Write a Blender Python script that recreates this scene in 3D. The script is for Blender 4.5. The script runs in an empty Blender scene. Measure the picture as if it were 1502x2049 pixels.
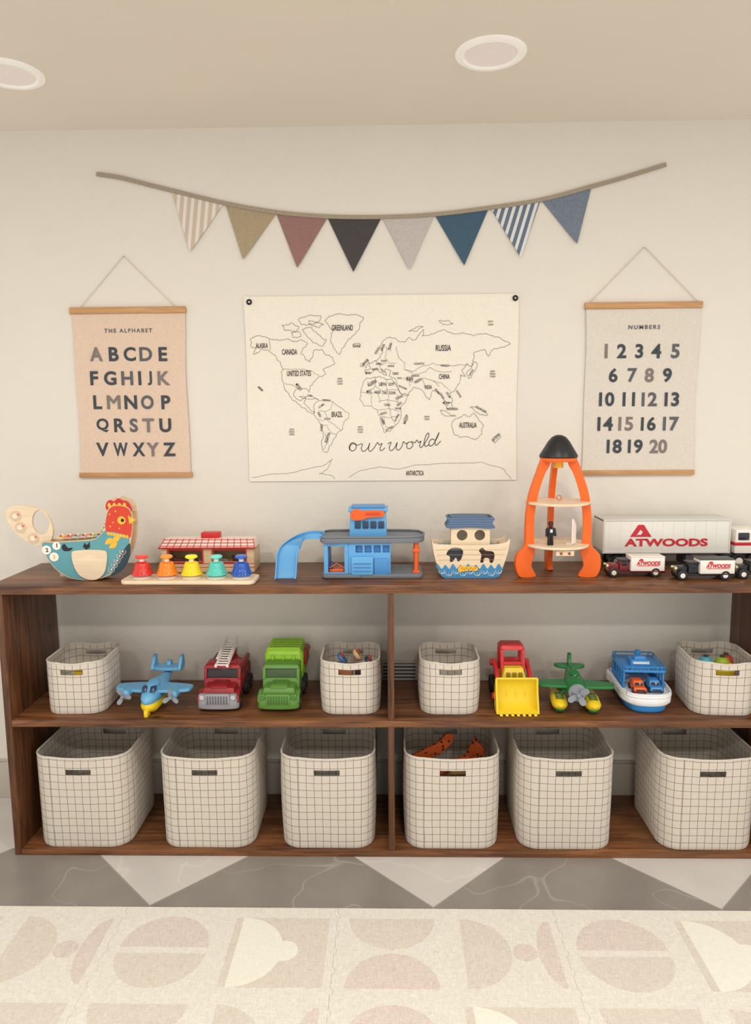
import bpy, bmesh, math, random
from mathutils import Matrix, Vector
random.seed(7)
sc=bpy.context.scene
COL=sc.collection
sc.view_settings.view_transform='Standard'
pi=math.pi
# ------------------------------------------------------------------ materials
def lin(c):
    c=c/255.0
    return c/12.92 if c<=.04045 else ((c+.055)/1.055)**2.4
def L3(rgb): return tuple(lin(c) for c in rgb)+(1,)
class NT:
    def __init__(s,name):
        s.m=bpy.data.materials.new(name);s.m.use_nodes=True;s.t=s.m.node_tree
        s.b=s.t.nodes['Principled BSDF']
    def n(s,typ,**kw):
        nd=s.t.nodes.new(typ)
        for k,v in kw.items():
            if k.startswith('i_'):nd.inputs[k[2:]].default_value=v
            else:setattr(nd,k,v)
        return nd
    def l(s,a,b):s.t.links.new(a,b)
    def math(s,op,a,b=None,c=None):
        nd=s.t.nodes.new('ShaderNodeMath');nd.operation=op
        for i,x in enumerate((a,b,c)):
            if x is None:continue
            if isinstance(x,(int,float)):nd.inputs[i].default_value=x
            else:s.l(x,nd.inputs[i])
        return nd.outputs[0]
    def mix(s,f,a,b):
        nd=s.t.nodes.new('ShaderNodeMix');nd.data_type='RGBA'
        if isinstance(f,(int,float)):nd.inputs['Factor'].default_value=f
        else:s.l(f,nd.inputs['Factor'])
        for k,x in((6,a),(7,b)):
            if isinstance(x,tuple):nd.inputs[k].default_value=x
            else:s.l(x,nd.inputs[k])
        return nd.outputs[2]
    def noise(s,vec,scale,detail=3,rough=.5,dist=0):
        nd=s.n('ShaderNodeTexNoise');nd.inputs['Scale'].default_value=scale;nd.inputs['Detail'].default_value=detail
        nd.inputs['Roughness'].default_value=rough;nd.inputs['Distortion'].default_value=dist
        if vec is not None:s.l(vec,nd.inputs['Vector'])
        return nd.outputs['Fac']
    def coord(s,kind='Object',scale=None,rot=None):
        tc=s.n('ShaderNodeTexCoord');o=tc.outputs[kind]
        if scale or rot:
            mp=s.n('ShaderNodeMapping')
            if scale:mp.inputs['Scale'].default_value=scale
            if rot:mp.inputs['Rotation'].default_value=rot
            s.l(o,mp.inputs['Vector']);o=mp.outputs[0]
        return o
    def bump(s,h,strength=.2,dist=.001):
        nd=s.n('ShaderNodeBump');nd.inputs['Strength'].default_value=strength;nd.inputs['Distance'].default_value=dist
        s.l(h,nd.inputs['Height']);s.l(nd.outputs[0],s.b.inputs['Normal'])
def sh(c,k):return tuple(min(1,x*k) for x in c[:3])+(1,)
_mc={}
def P(rgb,rough=.42,var=.05,scale=25,metal=0,bump=0,emit=0):
    key=(rgb,rough,var,metal,bump,emit)
    if key in _mc:return _mc[key]
    t=NT('paint_%d_%d_%d'%rgb);c=L3(rgb)
    n=t.noise(t.coord(),scale)
    col=t.mix(n,sh(c,1-var),sh(c,1+var));t.l(col,t.b.inputs['Base Color'])
    t.b.inputs['Roughness'].default_value=rough;t.b.inputs['Metallic'].default_value=metal
    if bump:t.bump(t.noise(t.coord(),scale*20),bump,.0006)
    if emit:
        t.b.inputs['Emission Color'].default_value=c;t.b.inputs['Emission Strength'].default_value=emit
    _mc[key]=t.m;return t.m
def wood(name,dark,light,axis='x',knots=False,rough=.45,fine=1.0):
    t=NT(name);d,l=L3(dark),L3(light)
    scl={'x':(1.2,14,14),'z':(14,14,1.2),'y':(14,1.2,14)}[axis]
    co=t.coord('Object',tuple(a*fine for a in scl))
    n1=t.noise(co,2.2,5,.6,1.2)
    n2=t.noise(t.coord('Object',tuple(a*fine*(6 if a>5 else 2) for a in scl)),2,4,.7,.3)
    r=t.n('ShaderNodeValToRGB');r.color_ramp.elements[0].position=.38;r.color_ramp.elements[1].position=.64
    r.color_ramp.elements[0].color=d;r.color_ramp.elements[1].color=l
    f=t.math('ADD',t.math('MULTIPLY',n1,.6),t.math('MULTIPLY',n2,.4));t.l(f,r.inputs[0])
    col=r.outputs[0]
    if knots:
        v=t.n('ShaderNodeTexVoronoi');v.inputs['Scale'].default_value=3.1
        t.l(t.coord('Object',{'x':(1,2.0,1.0),'z':(1,1,1)}.get(axis,(1,1,1))),v.inputs['Vector'])
        k=t.n('ShaderNodeMapRange');k.inputs[1].default_value=.03;k.inputs[2].default_value=.09
        t.l(v.outputs['Distance'],k.inputs[0])
        col=t.mix(k.outputs[0],sh(d,.35),col)
    t.l(col,t.b.inputs['Base Color']);t.b.inputs['Roughness'].default_value=rough
    t.bump(n2,.25,.0008)
    return t.m
def cloth(name,rgb,rgb2=None,weave=900,var=.1,rough=.95):
    t=NT(name);c=L3(rgb);c2=L3(rgb2) if rgb2 else sh(c,1-var)
    a=t.noise(t.coord('Object',(weave*.12,weave*.12,weave)),1,2)
    b=t.noise(t.coord('Object',(weave,weave*.12,weave*.12)),1,2)
    f=t.n('ShaderNodeMapRange');f.inputs[1].default_value=.35;f.inputs[2].default_value=.65
    t.l(t.math('MULTIPLY',t.math('ADD',a,b),.5),f.inputs[0])
    t.l(t.mix(f.outputs[0],c2,c),t.b.inputs['Base Color']);t.b.inputs['Roughness'].default_value=rough
    t.bump(f.outputs[0],.2,.0005);return t.m
def striped(name,c1,c2,n,x0,x1,frac=.5,axis=0,slant=0):
    t=NT(name);s=t.n('ShaderNodeSeparateXYZ');t.l(t.coord(),s.inputs[0])
    x=t.math('ADD',s.outputs[axis],t.math('MULTIPLY',s.outputs[2 if axis==0 else 0],slant))
    f=t.math('FRACT',t.math('MULTIPLY',t.math('SUBTRACT',x,x0),n/(x1-x0)))
    k=t.math('LESS_THAN',f,frac)
    nn=t.noise(t.coord('Object',(300,300,300)),1,2)
    col=t.mix(k,L3(c1),L3(c2));col=t.mix(t.math('MULTIPLY',nn,.18),col,(.25,.23,.2,1))
    t.l(col,t.b.inputs['Base Color']);t.b.inputs['Roughness'].default_value=.95;return t.m
NAT=wood('natural_wood',(206,176,138),(228,203,168),'x',fine=2)
PALE=wood('pale_wood',(222,200,168),(238,220,192),'x',fine=2)
OAK=wood('oak_hanger_wood',(176,130,84),(205,158,108),'x',fine=1.5)
DARK=wood('walnut_stained_board',(66,38,20),(142,92,54),'x',True,.42)
DARKV=wood('walnut_stained_board_upright',(58,33,18),(122,76,44),'z',True,.42)
# ------------------------------------------------------------------ mesh builder
def cr(pts,n=6,closed=True):
    out=[];N=len(pts);rng=range(N) if closed else range(N-1)
    g=(lambda i:pts[i%N]) if closed else (lambda i:pts[max(0,min(N-1,i))])
    for i in rng:
        p0,p1,p2,p3=g(i-1),g(i),g(i+1),g(i+2)
        for k in range(n):
            t=k/n
            out.append(tuple(.5*(2*b+(c-a)*t+(2*a-5*b+4*c-d)*t*t+(3*b-a-3*c+d)*t**3) for a,b,c,d in zip(p0,p1,p2,p3)))
    if not closed:out.append(tuple(pts[-1]))
    return out
def circ(cx,cy,rx,ry=None,n=28,a0=0,a1=2*pi):
    ry=rx if ry is None else ry
    full=abs(a1-a0-2*pi)<1e-6
    return [(cx+rx*math.cos(a0+(a1-a0)*i/(n if full else n-1)),cy+ry*math.sin(a0+(a1-a0)*i/(n if full else n-1))) for i in range(n)]
def rrect(x0,x1,y0,y1,r,n=5):
    o=[]
    for cx,cy,a in((x1-r,y0+r,-pi/2),(x1-r,y1-r,0),(x0+r,y1-r,pi/2),(x0+r,y0+r,pi)):
        for i in range(n+1):o.append((cx+r*math.cos(a+pi/2*i/n),cy+r*math.sin(a+pi/2*i/n)))
    return o
FR=Matrix(((1,0,0,0),(0,0,-1,0),(0,1,0,0),(0,0,0,1))) # xy-plane -> xz-plane
SD=Matrix(((0,0,1,0),(1,0,0,0),(0,1,0,0),(0,0,0,1))) # (a,b) -> (y,z), thickness along x
class MB:
    def __init__(s):s.v=[];s.f=[];s.m=[];s.mats=[];s.T=Matrix()
    def add(s,vs,fs,mat,M=None):
        if mat not in s.mats:s.mats.append(mat)
        k=s.mats.index(mat);o=len(s.v);X=s.T@M if M is not None else s.T
        s.v+=[tuple(X@Vector(p)) for p in vs]
        flip=X.determinant()<0
        for f in fs:
            f=[i+o for i in f]
            s.f.append(f[::-1] if flip else f);s.m.append(k)
        return s
    def bm(s,b,mat,M=None):
        b.verts.index_update();s.add([v.co[:] for v in b.verts],[[v.index for v in f.verts] for f in b.faces],mat,M);b.free();return s
    def mesh(s,me,mat,M=None):
        s.add([v.co[:] for v in me.vertices],[list(p.vertices) for p in me.polygons],mat,M);bpy.data.meshes.remove(me);return s
    def tb(s,r0,z0,r1,z1,mat,bev=0,M=None,seg=2):
        a,b,c,d=r0;e,f,g,h=r1
        bm=bmesh.new()
        vs=[bm.verts.new(p) for p in((a,c,z0),(b,c,z0),(b,d,z0),(a,d,z0),(e,g,z1),(f,g,z1),(f,h,z1),(e,h,z1))]
        for q in((3,2,1,0),(4,5,6,7),(0,1,5,4),(1,2,6,5),(2,3,7,6),(3,0,4,7)):bm.faces.new([vs[i] for i in q])
        if bev:bmesh.ops.bevel(bm,geom=bm.edges[:],offset=bev,segments=seg,affect='EDGES',profile=.5,clamp_overlap=True)
        return s.bm(bm,mat,M)
    def box(s,x0,x1,y0,y1,z0,z1,mat,bev=0,M=None):
        return s.tb((x0,x1,y0,y1),z0,(x0,x1,y0,y1),z1,mat,bev,M)
    def lathe(s,prof,mat,M=None,seg=28,sy=1):
        vs=[];fs=[];n=len(prof)
        for i in range(seg):
            a=2*pi*i/seg
            for r,z in prof:vs.append((r*math.cos(a),r*math.sin(a)*sy,z))
        for i in range(seg):
            j=(i+1)%seg
            for k in range(n-1):
                fs.append([i*n+k,j*n+k,j*n+k+1,i*n+k+1])
        fs.append([i*n for i in range(seg)][::-1]);fs.append([i*n+n-1 for i in range(seg)])
        return s.add(vs,fs,mat,M)
    def cyl(s,p0,p1,r0,mat,r1=None,seg=20):
        r1=r0 if r1 is None else r1;p0=Vector(p0);p1=Vector(p1);d=p1-p0;h=d.length
        M=Matrix.Translation(p0)@d.to_track_quat('Z','Y').to_matrix().to_4x4()
        b=min(r0,r1,h/2)*.12
        return s.lathe([(max(r0-b,1e-5),0),(r0,b),(r1,h-b),(max(r1-b,1e-5),h)],mat,M,seg)
    def ball(s,c,r,mat,seg=20,M=None):
        if isinstance(r,(int,float)):r=(r,r,r)
        prof=[(max(math.sin(pi*i/12),1e-4),-math.cos(pi*i/12)) for i in range(13)]
        X=Matrix.Translation(c)@Matrix.Diagonal((*r,1))
        return s.lathe(prof,mat,(M@X) if M is not None else X,seg)
    def prism(s,pts,t0,t1,mat,holes=(),bev=0,M=FR):
        cu=bpy.data.curves.new('c','CURVE');cu.dimensions='2D';cu.fill_mode='BOTH'
        for poly in [pts]+list(holes):
            sp=cu.splines.new('POLY');sp.points.add(len(poly)-1)
            for i,p in enumerate(poly):sp.points[i].co=(p[0],p[1],0,1)
            sp.use_cyclic_u=True
        h=(t1-t0)/2;cu.extrude=max(h-bev,1e-5)
        if bev:cu.bevel_depth=bev;cu.bevel_resolution=1;cu.offset=-bev
        ob=bpy.data.objects.new('t',cu);me=bpy.data.meshes.new_from_object(ob);bpy.data.objects.remove(ob);bpy.data.curves.remove(cu)
        mid=(t0+t1)/2
        off=Matrix.Translation((0,mid,0)) if M is FR else (Matrix.Translation((mid,0,0)) if M is SD else Matrix.Translation((0,0,mid)))
        return s.mesh(me,mat,off@M)
    def slab(s,pts,z0,z1,mat,bev=0,holes=()):return s.prism(pts,z0,z1,mat,holes,bev,Matrix())
    def side(s,pts,x0,x1,mat,bev=0,holes=()):return s.prism(pts,x0,x1,mat,holes,bev,SD)
    def loft(s,pts,layers,mat,M=None):
        n=len(pts);vs=[];fs=[]
        for l in layers:
            z,sx,sy=l[:3];dx,dy=(l[3],l[4]) if len(l)>3 else (0,0)
            vs+=[(p[0]*sx+dx,p[1]*sy+dy,z) for p in pts]
        for k in range(len(layers)-1):
            for i in range(n):
                j=(i+1)%n;fs.append([k*n+i,k*n+j,(k+1)*n+j,(k+1)*n+i])
        fs.append(list(range(n))[::-1]);fs.append([(len(layers)-1)*n+i for i in range(n)])
        return s.add(vs,fs,mat,M)
    def tube(s,pts,r,mat,closed=False,seg=8,flat=1):
        pts=[Vector(p) for p in pts];n=len(pts);vs=[];fs=[]
        for i,p in enumerate(pts):
            a=pts[(i-1)%n] if (closed or i>0) else p;b=pts[(i+1)%n] if (closed or i<n-1) else p
            t=(b-a).normalized();ref=Vector((0,1,0)) if abs(t.y)<.9 else Vector((0,0,1))
            u=t.cross(ref).normalized();w=t.cross(u).normalized()
            for k in range(seg):
                c=2*pi*k/seg;vs.append(p+u*r*math.cos(c)+w*r*flat*math.sin(c))
        for i in range(n if closed else n-1):
            j=(i+1)%n
            for k in range(seg):
                l=(k+1)%seg;fs.append([i*seg+k,i*seg+l,j*seg+l,j*seg+k])
        if not closed:fs.append(list(range(seg))[::-1]);fs.append([(n-1)*seg+k for k in range(seg)])
        return s.add([v[:] for v in vs],fs,mat)
    def ribbon(s,pts,w,y,mat,closed=False):
        n=len(pts);vs=[];fs=[]
        for i in range(n):
            a=pts[(i-1)%n] if (closed or i>0) else pts[i];b=pts[(i+1)%n] if (closed or i<n-1) else pts[i]
            dx,dz=b[0]-a[0],b[1]-a[1];l=math.hypot(dx,dz) or 1;nx,nz=-dz/l*w/2,dx/l*w/2
            vs+=[(pts[i][0]+nx,y,pts[i][1]+nz),(pts[i][0]-nx,y,pts[i][1]-nz)]
        for i in range(n if closed else n-1):
            j=(i+1)%n;fs.append([2*i,2*i+1,2*j+1,2*j])
        return s.add(vs,fs,mat)
    def text(s,st,cx,cz,h,mat,w=None,y=0,bold=0,rot=0,depth=.0004,shear=0,sp=1,maxw=None):
        cu=bpy.data.curves.new('t','FONT');cu.body=st;cu.size=1;cu.offset=bold;cu.resolution_u=4;cu.extrude=.001;cu.shear=shear;cu.space_character=sp
        ob=bpy.data.objects.new('t',cu);me=bpy.data.meshes.new_from_object(ob);bpy.data.objects.remove(ob);bpy.data.curves.remove(cu)
        xs=[v.co.x for v in me.vertices];ys=[v.co.y for v in me.vertices]
        if not xs:return s
        W_=max(xs)-min(xs);H_=max(ys)-min(ys);ky=h/H_;kx=(w/W_) if w else ky
        if maxw and kx*W_>maxw:kx=maxw/W_
        M=Matrix.Translation((cx,y,cz))@Matrix.Rotation(-rot,4,'Y')@Matrix.Diagonal((kx,depth*500,ky,1))@FR@Matrix.Translation((-(max(xs)+min(xs))/2,-(max(ys)+min(ys))/2,0))
        return s.mesh(me,mat,M)
    def obj(s,name):
        me=bpy.data.meshes.new(name);me.from_pydata(s.v,[],s.f);me.update()
        for m in s.mats:me.materials.append(m)
        me.polygons.foreach_set('material_index',s.m);me.polygons.foreach_set('use_smooth',[True]*len(s.f))
        me.set_sharp_from_angle(angle=math.radians(32));me.update()
        o=bpy.data.objects.new(name,me);COL.objects.link(o);return o
def thing(name,label,cat,loc=(0,0,0),rz=0,group=None,kind=None):
    e=bpy.data.objects.new(name,None);e.empty_display_size=.05;COL.objects.link(e)
    e.location=loc;e.rotation_euler=(0,0,rz);e['label']=label;e['category']=cat
    if group:e['group']=group
    return e
def part(name,mb,par,label=None):
    o=mb.obj(name) if isinstance(mb,MB) else mb
    o.parent=par
    if label:o['label']=label
    return o
def solo(name,mb,label,cat,loc=(0,0,0),rz=0,group=None):
    o=mb.obj(name) if isinstance(mb,MB) else mb
    o.location=loc;o.rotation_euler=(0,0,rz);o['label']=label;o['category']=cat
    if group:o['group']=group
    return o
def struct(name,mb,label):
    o=mb.obj(name);o['kind']='structure';o['label']=label;return o
# ------------------------------------------------------------------ key sizes
WALL=.367; CEIL=2.352; ZT=.893; ZM=.4584; ZB=.02; DEP=.353
# ------------------------------------------------------------------ camera
cd=bpy.data.cameras.new('camera');cam=bpy.data.objects.new('camera',cd);COL.objects.link(cam);sc.camera=cam
cd.sensor_fit='VERTICAL';cd.sensor_height=24;cd.lens=1451.5/2049*24;cd.clip_start=.05
pt,yw,rl=.1311,.0214,.0076
fw=Vector((-math.sin(yw)*math.cos(pt),math.cos(yw)*math.cos(pt),-math.sin(pt)))
r0=Vector((math.cos(yw),math.sin(yw),0));u0=r0.cross(fw)
rr=math.cos(rl)*r0-math.sin(rl)*u0;uu=math.sin(rl)*r0+math.cos(rl)*u0
M=Matrix.Identity(4)
for i in range(3):M[i][0]=rr[i];M[i][1]=uu[i];M[i][2]=-fw[i]
M[0][3]=.0022;M[1][3]=-2.1644;M[2][3]=1.403
cam.matrix_world=M
# ------------------------------------------------------------------ room
t=NT('wall_paint');c=L3((224,219,209))
n=t.noise(t.coord('Object'),7,6,.6);t.l(t.mix(n,sh(c,.97),sh(c,1.03)),t.b.inputs['Base Color']);t.b.inputs['Roughness'].default_value=.6
t.bump(t.noise(t.coord('Object'),26,4,.55,.6),.45,.004);WP=t.m
t=NT('ceiling_paint');c=L3((230,221,208));n=t.noise(t.coord('Object'),4,4);t.l(t.mix(n,sh(c,.98),sh(c,1.02)),t.b.inputs['Base Color']);t.b.inputs['Roughness'].default_value=.9
t.bump(t.noise(t.coord('Object'),60,3),.12,.002);CP=t.m
b=MB().box(-3.2,3.2,WALL,WALL+.1,-.05,CEIL+.1,WP);struct('wall_back',b,'off-white textured painted wall')
b=MB().box(-3.2,3.2,-4.2,WALL+.1,CEIL,CEIL+.1,CP);struct('ceiling',b,'beige white painted ceiling')
# floor tiles
t=NT('marble_checker_tile')
s=t.n('ShaderNodeSeparateXYZ');t.l(t.coord(),s.inputs[0])
D=.822;x0,y0=.119,-.2415
xx=t.math('SUBTRACT',s.outputs[0],x0);yy=t.math('SUBTRACT',s.outputs[1],y0)
p=t.math('DIVIDE',t.math('ADD',xx,yy),D);q=t.math('DIVIDE',t.math('SUBTRACT',yy,xx),D)
par=t.math('ABSOLUTE',t.math('MODULO',t.math('ADD',t.math('FLOOR',p),t.math('FLOOR',q)),2))
def vein(sc_,lo,hi,dist):
    nz=t.noise(t.coord(),sc_,2,.4,dist)
    a=t.math('ABSOLUTE',t.math('SUBTRACT',nz,.5));m=t.n('ShaderNodeMapRange');m.inputs[1].default_value=lo;m.inputs[2].default_value=hi
    m.inputs[3].default_value=1;m.inputs[4].default_value=0;t.l(a,m.inputs[0]);return m.outputs[0]
cl=t.noise(t.coord(),5,5,.6)
dk=t.mix(cl,L3((122,117,111)),L3((152,147,140)));dk=t.mix(t.math('MULTIPLY',vein(2.2,0,.004,.5),.35),dk,L3((196,192,186)))
lt=t.mix(cl,L3((190,186,182)),L3((214,210,206)));lt=t.mix(t.math('MULTIPLY',vein(3.4,0,.012,.6),.4),lt,L3((226,223,220)))
col=t.mix(par,lt,dk)
def edge(x):
    f=t.math('FRACT',x);return t.math('LESS_THAN',t.math('MINIMUM',f,t.math('SUBTRACT',1,f)),.004)
g=t.math('MAXIMUM',edge(p),edge(q))
col=t.mix(g,col,L3((150,146,140)));t.l(col,t.b.inputs['Base Color']);t.b.inputs['Roughness'].default_value=.32
FL=t.m
b=MB().box(-2.6,2.6,-3.4,WALL+.1,-.05,0,FL);struct('floor',b,'grey and white marble tiles laid in diamonds')
BBM=P((184,177,166),.5)
b=MB().box(-3.2,3.2,WALL-.012,WALL,0,.14,BBM,.003);b.box(-3.2,3.2,WALL-.008,WALL,.14,.15,BBM,.002)
struct('baseboard_back',b,'light grey painted baseboard')
def downlight(x,y):
    e=thing('recessed_light','round white recessed ceiling light with frosted lens','light',(x,y,CEIL),0,'recessed ceiling lights')
    w=P((240,237,230),.5,emit=.14)  # faint glow put into the ring's material to brighten it; ring is no lamp
    b=MB().lathe([(.070,0),(.070,-.004),(.074,-.008),(.086,-.0075),(.093,-.003),(.094,0)],w,None,48);part('trim_ring',b,e)
    b=MB().lathe([(.0005,-.002),(.04,-.0024),(.068,-.003),(.0705,-.001),(.0705,0)],P((222,212,207),.7,emit=.2),None,48);part('lens',b,e,'frosted grey-white lens')
downlight(.2716,-.10);downlight(-1.05,-.035)
e=thing('vent_register','white slotted wall vent register','vent',(.03,WALL,.465))
b=MB();vw=P((214,210,202),.5)
b.prism(rrect(-.07,.07,-.065,.065,.006),-.006,0,vw,[rrect(-.058,.058,-.053,.053,.003)],.0015);part('frame',b,e)
b=MB()
for i in range(8):
    z=-.046+i*.0131;b.box(-.058,.058,-.004,-.001,z-.0035,z+.0035,vw,.0008)
b.box(-.058,.058,-.0012,0,-.053,.053,P((70,66,62)));part('louver',b,e)
# ------------------------------------------------------------------ shelf unit
S=thing('shelf_unit','long walnut-stained wooden two-tier open shelf with centre divider','shelf',(0,0,0))
b=MB().box(-1.245,1.245,-.004,DEP,ZT-.027,ZT,DARK,.002);part('top_board',b,S)
for sx in(-1,1):
    x=sorted((sx*1.222,sx*1.2));b=MB().box(x[0],x[1],0,DEP,0,ZT-.027,DARKV,.0015);part('side_panel',b,S)
b=MB().box(-1.2,1.2,0,DEP,ZM-.022,ZM,DARK,.0015);part('middle_board',b,S)
b=MB().box(-1.2,1.2,0,DEP,0,ZB,DARK,.0015);part('bottom_board',b,S)
b=MB().box(-.010,.010,.001,DEP,ZM,ZT-.027,DARKV,.001);part('divider',b,S)
b=MB().box(-.010,.010,.001,DEP,ZB,ZM-.022,DARKV,.001);part('divider',b,S)
# ------------------------------------------------------------------ foam mat
def linen(name,rgb,rgb2):
    t=NT(name)
    a=t.noise(t.coord('Object',(60,420,60)),1,3,.7);bb=t.noise(t.coord('Object',(420,60,60)),1,3,.7)
    m=t.n('ShaderNodeMapRange');m.inputs[1].default_value=.36;m.inputs[2].default_value=.64
    t.l(t.math('MULTIPLY',t.math('ADD',a,bb),.5),m.inputs[0])
    t.l(t.mix(m.outputs[0],L3(rgb2),L3(rgb)),t.b.inputs['Base Color']);t.b.inputs['Roughness'].default_value=.85
    t.bump(m.outputs[0],.15,.0006);return t.m
MBASE=linen('mat_linen_print',(238,235,227),(210,206,196))
MLT=linen('mat_cream_print',(240,240,230),(226,225,211))
MPK=linen('mat_rose_print',(230,219,212),(198,186,178))
MTP=linen('mat_taupe_print',(228,221,210),(200,192,180))
TS=.605
def jig_edge(a,b_,flip):
    out=[];n=9
    for i in range(n):
        base=[(.0,0),(.36,0),(.34,.012),(.43,.018),(.57,.018),(.66,.012),(.64,0)]
        for u,h in base:
            tt=(i+u)/n;out.append((a[0]+(b_[0]-a[0])*tt-(b_[1]-a[1])*h*.55*flip,a[1]+(b_[1]-a[1])*tt+(b_[0]-a[0])*h*.55*flip))
    return out
def print_cell(b,cx,cy,kind):
    R=.118
    def sl(pts,m,h=.0003):b.slab(pts,.0118,.012+h,m)
    if kind==0:
        sl(circ(cx,cy+.125,R,None,24,pi,2*pi),MTP);sl(circ(cx,cy-.125,R,None,24,0,pi),MPK)
    elif kind==1:
        sl(circ(cx-.115,cy,.125,None,28,-pi/2,pi/2),MTP);sl(circ(cx+.045,cy,.032),MPK,.0006)
        sl([(cx+.13,cy-.12)]+circ(cx+.13,cy,.05,.12,14,-pi/2-.0001,-3*pi/2)+[(cx+.13,cy+.12)],MPK)
    elif kind==2:
        sl(circ(cx,cy+.01,R,None,24,0,pi),MPK);sl(circ(cx,cy-.012,R,None,24,pi,2*pi),MTP)
    else:
        sl(rrect(cx-.13,cx+.13,cy-.125,cy+.125,.004),MTP);sl(circ(cx-.11,cy,.125,None,28,-pi/2,pi/2),MLT,.0006);sl(circ(cx+.02,cy,.036),MLT,.0009)
for j in range(3):
    for i in range(-2,3):
        X0=-.152+i*TS;Y1=-.262-j*TS;X1=X0+TS;Y0=Y1-TS
        g=.0003
        c_=[(X0+g,Y0+g),(X1-g,Y0+g),(X1-g,Y1-g),(X0+g,Y1-g)]
        pts=[]
        for k in range(4):
            A,B=c_[k],c_[(k+1)%4]
            if k==2 and j==0:pts+=[A]
            else:pts+=jig_edge(A,B,{0:1,1:-1,2:-1,3:1}[k])
        b=MB();b.slab(pts,.0005,.012,MBASE)
        for r_ in range(2):
            for c2 in range(2):
                kind=(c2+2*(i%2)+ (2 if (r_+j)%2 else 0))%4
                print_cell(b,X0+TS*(.25+.5*c2),Y1-.03-TS*(.245+.5*r_)+.01,kind)
        solo('foam_play_mat',b,'cream interlocking foam floor mat with beige arches and circles','play mat',(0,0,0),0,'foam play mat tiles')
# ------------------------------------------------------------------ wall art
def W(u,v):
    b_=(1024.5-v)/1451.5;a=(u-751)/1451.5;X=0
    for _ in range(4):
        Z=(b_*(2.5087-.0212*X)-.3312-.0048*X)/(.9914+.1307*b_);zc=2.5087-.1307*Z-.0212*X
        X=(a*zc-.0516+.0075*Z)/.9998
    return X+.0022,1.403+Z
def sheet(x0,x1,z0,z1,y,amp,mat,nx=24,nz=24,ph=0,edge=0):
    vs=[];fs=[]
    for k in(0,1):
        for j in range(nz+1):
            for i in range(nx+1):
                u=i/nx;w=j/nz
                yy=y-amp*(.5+.5*math.sin(u*7+ph+w*2)*math.cos(w*5+ph))-(0 if k==0 else -.0008)
                ex=edge*math.sin(w*pi)*(1 if u<.5 else -1)*abs(2*u-1)**4+edge*.4*math.sin(w*9+ph)*abs(2*u-1)**4
                vs.append((x0+(x1-x0)*u+ex,yy,z0+(z1-z0)*w))
    n=(nx+1)*(nz+1)
    for j in range(nz):
        for i in range(nx):
            a=j*(nx+1)+i;fs.append([a,a+1,a+nx+2,a+nx+1]);fs.append([n+a,n+a+nx+1,n+a+nx+2,n+a+1])
    for i in range(nx):
        a=i;fs.append([a+1,a,n+a,n+a+1]);a=nz*(nx+1)+i;fs.append([a,a+1,n+a+1,n+a])
    for j in range(nz):
        a=j*(nx+1);fs.append([a,a+nx+1,n+a+nx+1,n+a]);a=a+nx;fs.append([a+nx+1,a,n+a,n+a+nx+1])
    return MB().add(vs,fs,mat)
G1=P((66,73,80),.9,.1);G2=P((128,118,115),.9,.1);G3=P((94,97,102),.9,.1)
def poster(label,fabric,x0,x1,z0,z1,apex,title,tc,tw,rows,strtie,cols,mw):
    ox=(x0+x1)/2
    e=thing('hanging_poster',label,'wall poster',(ox,WALL,z0),0,None)
    hw=(x1-x0)/2;H=z1-z0
    b=sheet(-hw+.005,hw-.004,.01,H-.01,-.006,.0022,fabric,ph=ox,edge=.004)
    yl=-.0088
    b.text(title,tc[0]-ox,tc[1]-z0,.0135,G3,w=tw,y=yl,bold=.02,sp=1.35)
    for k,(txt,u,v) in enumerate(rows):
        X,Z=W(u,v);b.text(txt,X-ox,Z-z0,.0475,[G1,G2,G3][cols[k%len(cols)]],y=yl,bold=0.0 if txt=='M' else .03,maxw=mw if txt!='W' else mw*1.15)
        if txt=='M':
            for dx in(-.0009,.0009,.0018,-.0018):b.text('M',X-ox+dx,Z-z0,.0475,[G1,G2,G3][cols[k%len(cols)]],y=yl+.00003+abs(dx)*.02,bold=0,maxw=mw)
    part('printed_sheet',b,e,'canvas sheet with grey printed lettering')
    b=MB().box(-hw,hw,-.014,-.0005,H-.022,H,OAK,.0025);part('hanger_rail',b,e,'oak top rail')
    b=MB().box(-hw,hw,-.014,-.0005,0,.017,OAK,.0025);part('hanger_rail',b,e,'oak bottom rail')
    b=MB();ax,az=apex[0]-ox,apex[1]-z0
    b.tube([(strtie[0]-ox,-.007,H-.001),(ax-.003,-.005,az),(ax,-.005,az+.002),(ax+.003,-.005,az),(strtie[1]-ox,-.007,H-.001)],.0012,P((205,196,180),.9));part('hanging_cord',b,e)
    b=MB().cyl((ax,-.009,az+.001),(ax,0,az+.001),.0018,P((190,186,178),.4,metal=.6),seg=10);part('nail',b,e)
rows=[]
for st,us,v in(("ABCDE",(194,229,261,293,327),709),("FGHIJK",(190,222,256,281,301,329),757),("LMNOP",(197,229,263,296,333),805),("QRSTU",(207,241,269,298,332),851),("VWXYZ",(207,243,279,307,340),899)):
    rows+=[(c,u,v) for c,u in zip(st,us)]
LF=cloth('peach_canvas',(230,207,187),(210,186,166));LF2=cloth('cream_canvas',(226,219,209),(206,199,188))
poster('peach canvas alphabet poster on oak rails with grey letters',LF,-1.091,-.6925,1.197,1.779,W(248,514),'THE ALPHABET',W(258,662),.165,rows,(-1.055,-.727),[1,0,0,2,0,0,0,2,0,0,1,0,1,0,2,0,0,0,2,1,0,0,0,0,1,0],.044)
rows=[]
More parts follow.
